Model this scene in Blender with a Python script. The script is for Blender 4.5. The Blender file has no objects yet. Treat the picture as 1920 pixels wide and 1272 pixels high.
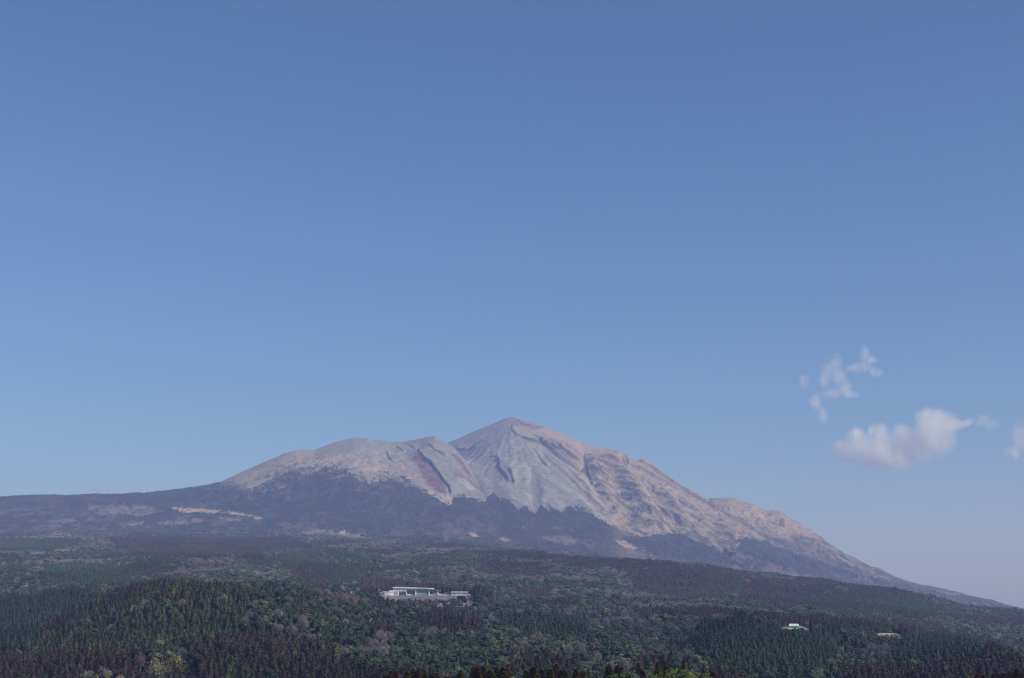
import bpy, bmesh, math, random
import numpy as np
from mathutils import Vector, Matrix

# ------------------------------------------------------------------ camera, sky, sun, exposure
scene = bpy.context.scene
COL = scene.collection
F = 2637.0                      # focal length in pixels of a 1920 px wide frame
HORIZON = 1150.0                # row of the true horizon in that frame
PITCH = math.atan((HORIZON - 636.0) / F)
ZC = 300.0                      # eye height in metres
cam_data = bpy.data.cameras.new("camera")
cam = bpy.data.objects.new("camera", cam_data)
COL.objects.link(cam)
cam.location = (0, 0, ZC)
cam.rotation_euler = (math.pi / 2 + PITCH, 0, 0)
cam_data.sensor_width = 36.0
cam_data.lens = 36.0 * F / 1920.0
cam_data.clip_start = 1.0
cam_data.clip_end = 120000.0
scene.camera = cam

SUN_EL, SUN_AZ = math.radians(37), math.radians(60)     # behind the camera, to its right
sun_dir = Vector((math.sin(SUN_AZ) * math.cos(SUN_EL), -math.cos(SUN_AZ) * math.cos(SUN_EL), math.sin(SUN_EL)))
world = bpy.data.worlds.new("World")
scene.world = world
world.use_nodes = True
wn = world.node_tree.nodes
sky = wn.new("ShaderNodeTexSky")
sky.sky_type = 'NISHITA'
sky.sun_disc = False
sky.sun_elevation = SUN_EL
sky.sun_rotation = math.atan2(sun_dir.x, sun_dir.y)
sky.altitude = 300.0
sky.air_density = 0.85
sky.dust_density = 1.2
sky.ozone_density = 9.5
wn["Background"].inputs["Strength"].default_value = 0.089
world.node_tree.links.new(sky.outputs[0], wn["Background"].inputs["Color"])

sun_data = bpy.data.lights.new("sun", 'SUN')
sun_data.energy = 3.2
sun_data.angle = math.radians(0.5)
sun_data.color = (1.0, 0.945, 0.91)
sun = bpy.data.objects.new("sun", sun_data)
COL.objects.link(sun)
sun.rotation_euler = sun_dir.to_track_quat('Z', 'Y').to_euler()

scene.view_settings.view_transform = 'Standard'
scene.view_settings.look = 'None'
scene.view_settings.exposure = 0.46
scene.view_settings.gamma = 1.0
scene.view_settings.use_curve_mapping = False
scene.render.engine = 'CYCLES'
scene.cycles.use_denoising = True
scene.cycles.filter_width = 1.2
scene.cycles.max_bounces = 5
scene.cycles.diffuse_bounces = 2
scene.cycles.volume_bounces = 3
scene.cycles.transparent_max_bounces = 16

HAZE_DENSITY, HAZE_COLOR, HAZE_ABSORB = 7.8e-5, (0.345, 0.45, 0.85, 1), (0.66, 0.53, 0.08, 1)

# ------------------------------------------------------------------ helpers: surveying and noise
CT, ST = math.cos(PITCH), math.sin(PITCH)

def survey(px, py, D):
    """World point that lies D metres ahead of the viewpoint on the sight line through a frame position."""
    px, py, D = np.asarray(px, float), np.asarray(py, float), np.asarray(D, float)
    u, v = (px - 960.0) / F, (636.0 - py) / F
    t = D / (CT - v * ST)
    return u * t, D + 0 * t, ZC + t * (ST + v * CT)

def sight(x, y, z):
    """Frame position of a world point."""
    zz = z - ZC
    f = y * CT + zz * ST
    return 960.0 + F * x / f, 636.0 - F * (zz * CT - y * ST) / f

def at(px, py, D):
    a = survey(px, py, D)
    return Vector((float(a[0]), float(a[1]), float(a[2])))

def _hash(ix, iy, seed):
    h = (ix.astype(np.int64) * 374761393 + iy.astype(np.int64) * 668265263 + seed * 1442695041) & 0xFFFFFFFF
    h = ((h ^ (h >> 13)) * 1274126177) & 0xFFFFFFFF
    h = h ^ (h >> 16)
    return (h & 0xFFFFFF) / float(0xFFFFFF)

def vnoise(x, y, seed=0):
    ix, iy = np.floor(x), np.floor(y)
    fx, fy = x - ix, y - iy
    fx = fx * fx * fx * (fx * (fx * 6 - 15) + 10)
    fy = fy * fy * fy * (fy * (fy * 6 - 15) + 10)
    a, b = _hash(ix, iy, seed), _hash(ix + 1, iy, seed)
    c, d = _hash(ix, iy + 1, seed), _hash(ix + 1, iy + 1, seed)
    return (a + (b - a) * fx) * (1 - fy) + (c + (d - c) * fx) * fy

def fbm(x, y, octaves=4, seed=0, gain=0.5):
    s, a, n = 0.0, 1.0, 0.0
    for o in range(octaves):
        s = s + a * (vnoise(x * 2 ** o + 17.3 * o, y * 2 ** o - 9.1 * o, seed + o) * 2 - 1)
        n += a
        a *= gain
    return s / n

def ridged(x, y, octaves=3, seed=0):
    s, a, n = 0.0, 1.0, 0.0
    for o in range(octaves):
        s = s + a * (1 - np.abs(vnoise(x * 2 ** o + 31.7 * o, y * 2 ** o, seed + o) * 2 - 1))
        n += a
        a *= 0.5
    return s / n

def sstep(a, b, x):
    t = np.clip((x - a) / (b - a), 0, 1)
    return t * t * (3 - 2 * t)

def in_poly(px, py, poly):
    inside = np.zeros(px.shape, bool)
    n = len(poly)
    for i in range(n):
        x0, y0 = poly[i]
        x1, y1 = poly[(i + 1) % n]
        if y0 == y1:
            continue
        c = ((y0 > py) != (y1 > py)) & (px < (x1 - x0) * (py - y0) / (y1 - y0) + x0)
        inside ^= c
    return inside

def seg_dist(px, py, pts, closed=False):
    """Distance to a polyline, signed side (+ to the right going down it) and position 0..1 along it."""
    best = np.full(px.shape, 1e9)
    side = np.zeros(px.shape)
    tt = np.zeros(px.shape)
    P = list(pts) + ([pts[0]] if closed else [])
    L = [0.0]
    for i in range(len(P) - 1):
        L.append(L[-1] + math.hypot(P[i + 1][0] - P[i][0], P[i + 1][1] - P[i][1]))
    for i in range(len(P) - 1):
        ax, ay = P[i]
        bx, by = P[i + 1]
        dx, dy = bx - ax, by - ay
        l2 = dx * dx + dy * dy + 1e-9
        t = np.clip(((px - ax) * dx + (py - ay) * dy) / l2, 0, 1)
        ex, ey = px - (ax + t * dx), py - (ay + t * dy)
        d = np.hypot(ex, ey)
        m = d < best
        best = np.where(m, d, best)
        side = np.where(m, np.sign(ex * dy - ey * dx), side)
        tt = np.where(m, (L[i] + t * (L[i + 1] - L[i])) / L[-1], tt)
    return best, side, tt

def poly_w(px, py, poly, soft):
    """1 inside a polygon, 0 outside, with a soft edge."""
    w = np.zeros(px.shape)
    xs, ys = [p[0] for p in poly], [p[1] for p in poly]
    m = (px > min(xs) - soft * 2) & (px < max(xs) + soft * 2) & (py > min(ys) - soft * 2) & (py < max(ys) + soft * 2)
    if m.any():
        d = seg_dist(px[m], py[m], poly, True)[0]
        sd = np.where(in_poly(px[m], py[m], poly), d, -d)
        w[m] = sstep(-soft, soft, sd)
    return w

# ------------------------------------------------------------------ helpers: objects and materials
def link(o):
    COL.objects.link(o)
    return o

def tag(o, label=None, cat=None, group=None, kind=None):
    if label: o["label"] = label
    if cat: o["category"] = cat
    if group: o["group"] = group
    if kind: o["kind"] = kind
    return o

def empty(name, loc, rz=0.0):
    o = bpy.data.objects.new(name, None)
    o.empty_display_size = 1.0
    o.location = loc
    o.rotation_euler = (0, 0, rz)
    return link(o)

def mat(name, color, rough=0.9, noise=None, var=0.25, spec=0.2, metallic=0.0):
    m = bpy.data.materials.new(name)
    m.use_nodes = True
    nt = m.node_tree
    b = nt.nodes["Principled BSDF"]
    b.inputs["Roughness"].default_value = rough
    b.inputs["Specular IOR Level"].default_value = spec
    b.inputs["Metallic"].default_value = metallic
    if noise:
        tc = nt.nodes.new("ShaderNodeTexCoord")
        nz = nt.nodes.new("ShaderNodeTexNoise")
        nz.inputs["Scale"].default_value = noise
        nz.inputs["Detail"].default_value = 5
        mp = nt.nodes.new("ShaderNodeMapRange")
        mp.inputs[1].default_value = 0.3; mp.inputs[2].default_value = 0.7
        mp.inputs[3].default_value = 1 - var; mp.inputs[4].default_value = 1 + var
        mx = nt.nodes.new("ShaderNodeVectorMath"); mx.operation = 'SCALE'
        mx.inputs[0].default_value = color[:3]
        nt.links.new(tc.outputs["Object"], nz.inputs["Vector"])
        nt.links.new(nz.outputs[0], mp.inputs[0])
        nt.links.new(mp.outputs[0], mx.inputs["Scale"])
        nt.links.new(mx.outputs[0], b.inputs["Base Color"])
    else:
        b.inputs["Base Color"].default_value = (*color[:3], 1)
    return m

def tint_mat(name, default, noise_scale=0.35, var=0.35, trans=0.0):
    """Foliage whose colour comes from each tree's own tint, broken up by noise."""
    m = bpy.data.materials.new(name)
    m.use_nodes = True
    nt = m.node_tree
    b = nt.nodes["Principled BSDF"]
    b.inputs["Roughness"].default_value = 0.85
    b.inputs["Specular IOR Level"].default_value = 0.15
    a = nt.nodes.new("ShaderNodeAttribute")
    a.attribute_type = 'INSTANCER'
    a.attribute_name = "tint"
    tc = nt.nodes.new("ShaderNodeTexCoord")
    nz = nt.nodes.new("ShaderNodeTexNoise")
    nz.inputs["Scale"].default_value = noise_scale
    nz.inputs["Detail"].default_value = 3
    mp = nt.nodes.new("ShaderNodeMapRange")
    mp.inputs[1].default_value = 0.3; mp.inputs[2].default_value = 0.7
    mp.inputs[3].default_value = 1 - var; mp.inputs[4].default_value = 1 + var
    mx = nt.nodes.new("ShaderNodeVectorMath"); mx.operation = 'SCALE'
    nt.links.new(tc.outputs["Object"], nz.inputs["Vector"])
    nt.links.new(nz.outputs[0], mp.inputs[0])
    nt.links.new(a.outputs["Color"], mx.inputs[0])
    nt.links.new(mp.outputs[0], mx.inputs["Scale"])
    nt.links.new(mx.outputs[0], b.inputs["Base Color"])
    return m

def mesh_np(name, verts, quads, mats, colors=None, smooth=True):
    me = bpy.data.meshes.new(name)
    nv, nq = len(verts), len(quads)
    me.vertices.add(nv)
    me.vertices.foreach_set("co", np.ascontiguousarray(verts, dtype=np.float32).ravel())
    k = quads.shape[1]
    me.loops.add(nq * k)
    me.loops.foreach_set("vertex_index", quads.astype(np.int32).ravel())
    me.polygons.add(nq)
    me.polygons.foreach_set("loop_start", np.arange(0, nq * k, k, dtype=np.int32))
    me.polygons.foreach_set("use_smooth", np.full(nq, smooth, dtype=bool))
    if colors is not None:
        ca = me.color_attributes.new("cover", 'FLOAT_COLOR', 'POINT')
        ca.data.foreach_set("color", np.concatenate([colors, np.ones((nv, 1))], 1).astype(np.float32).ravel())
    for m in mats:
        me.materials.append(m)
    me.update(calc_edges=True)
    me.validate()
    return me

def grid_quads(nr, nc):
    i = np.arange(nr * nc).reshape(nr, nc)
    return np.stack([i[:-1, :-1], i[:-1, 1:], i[1:, 1:], i[1:, :-1]], -1).reshape(-1, 4)

def cover_mat(name, noise_scales=(0.012, 0.06), var=0.22, bump=0.0):
    """Ground whose land cover (rock, scree, grass, wood) is stored on the mesh; noise breaks it up."""
    m = bpy.data.materials.new(name)
    m.use_nodes = True
    nt = m.node_tree
    b = nt.nodes["Principled BSDF"]
    b.inputs["Roughness"].default_value = 0.95
    b.inputs["Specular IOR Level"].default_value = 0.05
    a = nt.nodes.new("ShaderNodeAttribute")
    a.attribute_name = "cover"
    tc = nt.nodes.new("ShaderNodeTexCoord")
    last = None
    for s in noise_scales:
        nz = nt.nodes.new("ShaderNodeTexNoise")
        nz.inputs["Scale"].default_value = s
        nz.inputs["Detail"].default_value = 6
        nz.inputs["Roughness"].default_value = 0.62
        nt.links.new(tc.outputs["Object"], nz.inputs["Vector"])
        mp = nt.nodes.new("ShaderNodeMapRange")
        mp.inputs[1].default_value = 0.3; mp.inputs[2].default_value = 0.7
        mp.inputs[3].default_value = 1 - var; mp.inputs[4].default_value = 1 + var
        nt.links.new(nz.outputs[0], mp.inputs[0])
        if last is None:
            last = mp.outputs[0]
        else:
            mu = nt.nodes.new("ShaderNodeMath"); mu.operation = 'MULTIPLY'
            nt.links.new(last, mu.inputs[0]); nt.links.new(mp.outputs[0], mu.inputs[1])
            last = mu.outputs[0]
    mx = nt.nodes.new("ShaderNodeVectorMath"); mx.operation = 'SCALE'
    nt.links.new(a.outputs["Color"], mx.inputs[0])
    nt.links.new(last, mx.inputs["Scale"])
    nt.links.new(mx.outputs[0], b.inputs["Base Color"])
    if bump:
        nz = nt.nodes.new("ShaderNodeTexNoise")
        nz.inputs["Scale"].default_value = 0.035; nz.inputs["Detail"].default_value = 6; nz.inputs["Roughness"].default_value = 0.7
        nt.links.new(tc.outputs["Object"], nz.inputs["Vector"])
        bp = nt.nodes.new("ShaderNodeBump"); bp.inputs["Distance"].default_value = bump; bp.inputs["Strength"].default_value = 0.8
        nt.links.new(nz.outputs[0], bp.inputs["Height"]); nt.links.new(bp.outputs[0], b.inputs["Normal"])
    return m

# ------------------------------------------------------------------ the lie of the land
# The ridges: frame positions read off the photograph, each given its own distance.
def curve(pts):
    """(px, py, D) survey points -> functions of s = x / y for the height and the distance."""
    p = np.array(pts, float)
    x, y, z = survey(p[:, 0], p[:, 1], p[:, 2])
    s = x / y
    o = np.argsort(s)
    s, z, D = s[o], z[o], p[o, 2]
    q0 = np.linspace(-0.75, 0.75, 6001)
    def soften(v, k):
        w = np.hanning(2 * k + 1); w /= w.sum()
        return np.convolve(np.pad(np.interp(q0, s, v), k, mode='edge'), w, mode='valid')
    zs, zw, ds = soften(z, 7), soften(z, 130), soften(D, 160)
    return (lambda q: np.interp(q, q0, zs)), (lambda q: np.interp(q, q0, ds)), (lambda q: np.interp(q, q0, zw))

def with_depth(line, depth):
    d = np.array(depth, float)
    return [(a, b, np.interp(a, d[:, 0], d[:, 1])) for a, b in line]

CRATER_LINE = [(-700, 945), (-300, 938), (0, 932.7), (29, 930.7), (76, 929.2), (102, 929.2), (126, 930.4), (158, 928), (187, 927.5),
    (228, 927.8), (257, 925), (272, 925.7), (295, 922.8), (336, 918), (360, 914.6), (380, 911.7), (400, 907.5), (415.6, 902.8),
    (441.7, 890.2), (467.7, 878.5), (504, 862.9), (530, 851.7), (546, 846.5), (556, 844.1), (577, 843.3), (590, 844.1), (608, 836.8),
    (626.6, 829.8), (647.4, 824.6), (663, 820.4), (684, 821.2), (704.7, 825.6), (733, 829), (757, 828.2), (775, 825.6), (790.6, 823),
    (801, 820.4), (814, 820.4), (824.5, 825), (836, 831), (850.7, 841), (863, 854), (867, 860), (875, 875.4), (882, 882), (888.4, 897),
    (905, 912), (930, 936), (960, 960), (1000, 990), (1060, 1020), (1150, 1060), (1400, 1110), (2400, 1240)]
CRATER = curve(with_depth(CRATER_LINE, [(-700, 9300), (0, 9300), (400, 9500), (670, 9900), (815, 10050), (870, 9800), (930, 9300), (1000, 8900), (2400, 8300)]))
PEAK_LINE = [(-700, 1040), (400, 1000), (600, 930), (760, 872), (837.8, 831), (867.7, 818.6), (893.8, 806.9), (925, 794.4), (945.8, 785.5), (957.6, 781.9),
    (966.7, 783.4), (972, 784.7), (998, 792.6), (1021, 800.4), (1047, 810.8), (1073.4, 822.5), (1094, 831.6), (1115, 837.6), (1136, 842.8),
    (1149, 844.9), (1159, 845.4), (1164.6, 849.8), (1180, 857.7), (1198.4, 866), (1228, 885), (1252, 904), (1277, 924), (1305, 948), (1336, 972),
    (1370, 992), (1401, 1008), (1460, 1042), (1520, 1076), (1600, 1110), (1800, 1160), (2400, 1250)]
PEAK = curve(with_depth(PEAK_LINE, [(-700, 11300), (700, 11200), (960, 11000), (1160, 10700), (1230, 10300), (1400, 9300), (1520, 8900), (1800, 8600), (2400, 8400)]))
STRIP_LINE = [(-700, 1200), (900, 960), (1100, 880), (1190, 866), (1199, 863.5), (1205, 861.3), (1211, 862.9), (1222, 870.5), (1252.7, 892.7), (1284, 913.4),
    (1310, 927.3), (1327, 937.6), (1346, 948), (1363, 958), (1379, 967), (1396, 977.4), (1413.6, 987), (1440, 1005), (1500, 1048), (1600, 1100), (2400, 1260)]
STRIP = curve(with_depth(STRIP_LINE, [(-700, 11000), (1190, 10900), (1300, 10500), (1440, 9900), (1600, 9300), (2400, 9000)]))
TWIN_LINE = [(-700, 1250), (1100, 1010), (1250, 965), (1310, 944), (1327, 936.8), (1334, 933), (1351, 933.7), (1366, 932.5), (1384, 935), (1401.5, 942.8),
    (1412, 945), (1425.7, 952.4), (1438, 957.7), (1449, 956.7), (1463, 958.7), (1480, 971.7), (1501, 982), (1529, 999.6), (1557, 1020.5),
    (1585, 1038), (1627, 1058.9), (1661.7, 1072.8), (1679, 1081.6), (1721, 1095.5), (1756, 1102.5), (1794, 1111), (1826, 1120),
    (1864, 1127), (1888.5, 1135.6), (1916, 1142.6), (2000, 1158), (2400, 1185)]
TWIN = curve(with_depth(TWIN_LINE, [(-700, 11800), (1250, 11800), (1370, 11500), (1470, 11200), (1700, 10300), (1920, 9800), (2400, 9600)]))
FOOT = lambda D: curve([(a, b, D) for a, b in [(-700, 1025), (0, 1015), (400, 1012), (800, 1018), (1000, 1034), (1200, 1066), (1400, 1096), (1600, 1122), (1920, 1152), (2400, 1180)]])[0]
LAYERS = [(CRATER, FOOT(7300), 7300, 1.20), (PEAK, FOOT(7500), 7500, 1.30), (STRIP, FOOT(8200), 8200, 1.25), (TWIN, FOOT(8300), 8300, 1.25)]

# The foothills: how high the wooded ground reaches in the frame at each distance.
NODE_PX = [-700, 0, 100, 150, 200, 300, 400, 500, 600, 700, 800, 900, 1000, 1100, 1200, 1285, 1320, 1400, 1500, 1600, 1700, 1800, 1860, 1920, 2400]
def row(pairs):
    p = np.array(pairs, float)
    return np.interp(NODE_PX, p[:, 0], p[:, 1])
FOOT_ROWS = [
    (120, [(0, 1750)]), (200, [(0, 1540)]), (300, [(0, 1430)]),
    (400, [(0, 1372), (600, 1352), (950, 1342), (1260, 1334), (1380, 1352), (1700, 1360), (1920, 1345)]),
    (520, [(0, 1425)]), (700, [(0, 1345), (1920, 1345)]),
    (900, [(0, 1275), (200, 1265), (400, 1258), (600, 1252), (800, 1258), (1000, 1258), (1200, 1266), (1400, 1272), (1600, 1270), (1750, 1264), (1850, 1252), (1920, 1272)]),
    (1150, [(0, 1228), (100, 1222), (200, 1206), (400, 1186), (600, 1190), (800, 1204), (1000, 1206), (1200, 1222), (1400, 1214), (1600, 1238), (1750, 1237), (1830, 1218), (1855, 1207), (1900, 1226), (1920, 1238), (2100, 1260)]),
    (1350, [(0, 1205), (100, 1185), (200, 1145), (300, 1122), (400, 1112), (500, 1120), (600, 1140), (700, 1158), (800, 1172), (900, 1168), (1000, 1166), (1100, 1184), (1200, 1214), (1285, 1240), (1320, 1200), (1400, 1178), (1500, 1190), (1600, 1216), (1700, 1216), (1800, 1222), (1920, 1246), (2100, 1262)]),
    (1550, [(0, 1188), (100, 1168), (150, 1140), (200, 1115), (260, 1102), (330, 1088), (400, 1084), (470, 1084), (520, 1092), (600, 1108), (700, 1126), (800, 1146), (900, 1150), (1000, 1152), (1100, 1172), (1200, 1198), (1280, 1212), (1320, 1163), (1400, 1155), (1500, 1175), (1570, 1180), (1600, 1192), (1700, 1202), (1800, 1212), (1920, 1236)]),
    (1750, [(0, 1162), (100, 1152), (200, 1142), (300, 1130), (400, 1128), (600, 1130), (700, 1134), (760, 1146), (900, 1150), (1000, 1148), (1200, 1172), (1320, 1174), (1400, 1174), (1500, 1188), (1600, 1190), (1800, 1206), (1920, 1228)]),
    (1950, [(0, 1136), (200, 1116), (300, 1108), (400, 1110), (600, 1115), (700, 1122), (760, 1140), (900, 1140), (1000, 1132), (1200, 1152), (1400, 1152), (1600, 1172), (1800, 1195), (1920, 1216)]),
    (2150, [(0, 1112), (200, 1102), (400, 1106), (600, 1112), (700, 1117), (800, 1122), (900, 1122), (1000, 1124), (1200, 1140), (1400, 1145), (1600, 1162), (1800, 1186), (1920, 1206)]),
    (2600, [(0, 1080), (200, 1078), (400, 1082), (600, 1090), (800, 1098), (1000, 1106), (1200, 1122), (1400, 1130), (1600, 1148), (1800, 1172), (1920, 1188)]),
    (3300, [(0, 1053), (400, 1054), (800, 1064), (1000, 1078), (1200, 1096), (1400, 1112), (1600, 1122), (1800, 1156), (1920, 1168)]),
    (4200, [(0, 1034), (400, 1033), (800, 1036), (1000, 1037), (1100, 1045), (1250, 1055), (1313, 1062), (1396, 1073), (1473, 1087), (1550, 1090), (1580, 1099), (1625, 1096), (1662, 1101), (1700, 1110), (1738, 1123), (1773, 1134), (1860, 1141), (1920, 1143.5), (2400, 1160)]),
    (5200, [(0, 1021), (400, 1022), (800, 1029), (1000, 1042), (1200, 1068), (1400, 1098), (1600, 1122), (1920, 1152), (2400, 1170)]),
    (6500, [(0, 1006), (400, 1006), (800, 1014), (1000, 1030), (1200, 1062), (1400, 1094), (1600, 1122), (1920, 1152), (2400, 1175)]),
    (7300, [(0, 1012), (400, 1011), (800, 1017), (1000, 1033), (1200, 1066), (1400, 1098), (1600, 1124), (1920, 1154), (2400, 1180)]),
    (9000, [(0, 1060), (1000, 1080), (1920, 1170)]), (13000, [(0, 1120), (1920, 1180)])]
CANOPY = 12.0
TS = np.linspace(-0.66, 0.66, 900)
TLD = np.linspace(math.log(120), math.log(13000), 900)
def _foot_table():
    Dn = np.array([r[0] for r in FOOT_ROWS], float)
    Z = np.zeros((len(Dn), len(TS)))
    for i, (D, pts) in enumerate(FOOT_ROWS):
        py = row(pts)
        x, y, z = survey(NODE_PX, py, D)
        s = x / y
        # smooth interpolation across the columns
        zz = np.interp(TS, s, z)
        k = 15
        zz = np.convolve(np.pad(zz, k // 2, mode='edge'), np.ones(k) / k, mode='valid')
        Z[i] = zz - CANOPY * sstep(450, 800, D) * (1 - 0.55 * sstep(3800, 6500, D))
    L = np.log(Dn)
    h = np.diff(L)[:, None]
    dl = np.diff(Z, axis=0) / h
    m = np.zeros_like(Z)
    m[1:-1] = np.where(dl[:-1] * dl[1:] > 0, 2 * dl[:-1] * dl[1:] / (dl[:-1] + dl[1:] + 1e-12 * np.sign(dl[:-1] + dl[1:] + 1e-20)), 0)
    m[0], m[-1] = dl[0], dl[-1]
    k = np.clip(np.searchsorted(L, TLD, side='right') - 1, 0, len(L) - 2)
    t = ((TLD - L[k]) / h[k, 0])[:, None]
    H = h[k]
    return ((2 * t**3 - 3 * t**2 + 1) * Z[k] + (t**3 - 2 * t**2 + t) * H * m[k] + (-2 * t**3 + 3 * t**2) * Z[k + 1] + (t**3 - t**2) * H * m[k + 1])
TABLE = _foot_table()

def bilinear(T, gx, gy, x, y):
    fx = np.clip((x - gx[0]) / (gx[1] - gx[0]), 0, len(gx) - 1.001)
    fy = np.clip((y - gy[0]) / (gy[1] - gy[0]), 0, len(gy) - 1.001)
    ix, iy = fx.astype(int), fy.astype(int)
    fx, fy = fx - ix, fy - iy
    return (T[iy, ix] * (1 - fx) + T[iy, ix + 1] * fx) * (1 - fy) + (T[iy + 1, ix] * (1 - fx) + T[iy + 1, ix + 1] * fx) * fy

# open places in the woods: (px, py, D, half width m, half depth m)
CLEARINGS = [(1490, 1178, 1640, 19, 9), (1667, 1192.5, 1700, 19, 12), (884, 1136, 2010, 8, 7), (659, 1110, 2232, 5, 4)]
ROAD = [(583, 1256), (603, 1242), (627, 1217), (652, 1191), (678, 1169), (725, 1125)]      # a straight forest track
SCHOOL_D = 2150.0
SCHOOL_Z = float(survey(790, 1116.6, SCHOOL_D)[2])

def foothill(s, D):
    x, y = s * D, D
    z = bilinear(TABLE, TS, TLD, s, np.log(D))
    a = sstep(500, 1400, D)
    z = z + a * (8.0 * fbm(x / 260, y / 260, 3, 11) + 4.5 * fbm(x / 75, y / 75, 2, 15)) + sstep(1900, 2700, D) * 20 * (ridged(x / 360, y / 480, 3, 23) - 0.62) + sstep(850, 1250, D) * (1 - sstep(1900, 2600, D)) * 8 * (ridged(x / 150, y / 190, 2, 29) - 0.62)
    z = z + sstep(3000, 5500, D) * 14 * fbm(x / 420, y / 420, 3, 19)
    # the school's level field and its front bank
    fx0, fx1 = (705 - 960) / F * SCHOOL_D, (905 - 960) / F * SCHOOL_D
    w = sstep(fx0 - 25, fx0 + 5, x) * (1 - sstep(fx1 - 5, fx1 + 25, x)) * sstep(1925, 1965, D) * (1 - sstep(2260, 2320, D))
    zf = SCHOOL_Z + np.where(D < 2135, -(2135 - D) * 0.108, 0.0)
    z = z * (1 - w) + zf * w
    for px, py, Dc, rx, ry in CLEARINGS:
        c = at(px, py, Dc)
        d = np.hypot((x - c.x) / rx, (y - c.y) / ry)
        w = 1 - sstep(0.9, 2.4, d)
        z = z * (1 - w) + (c.z + (D - Dc) * 0.32) * w
    return z

def mountain_base(s, D):
    z = foothill(s, np.minimum(D, 12990.0))
    for (zr, dr, zw), zf, Df, p in LAYERS:
        Dr = dr(s)
        t = np.clip((D - Df) / (Dr - Df), 0, None)
        crest = sstep(0.74, 0.985, t)                   # the skyline's small steps die out down the slope
        Zr = zr(s) * crest + zw(s) * (1 - crest)
        front = zf(s) + (Zr - zf(s)) * np.clip(t, 0, 1) ** p - np.maximum(Df - D, 0) * 0.12
        back = zr(s) - 0.62 * (D - Dr) + 6
        zl = np.where(D <= Dr, front, np.minimum(back, zr(s)))
        k = 10.0
        hi = np.maximum(z, zl)
        z = hi + np.where(D < 9000, k * np.exp(-np.abs(z - zl) / k) * 0.35, 0)
    return z

# ------------------------------------------------------------------ land cover of the volcano
GREY = (0.208, 0.204, 0.194); PALE = (0.278, 0.284, 0.246); TAN = (0.298, 0.236, 0.168); STRAW = (0.44, 0.335, 0.22)
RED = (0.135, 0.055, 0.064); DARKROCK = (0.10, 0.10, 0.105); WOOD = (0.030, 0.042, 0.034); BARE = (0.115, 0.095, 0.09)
SCRUB = (0.07, 0.068, 0.06); CEDAR_RED = (0.05, 0.034, 0.032)

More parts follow.
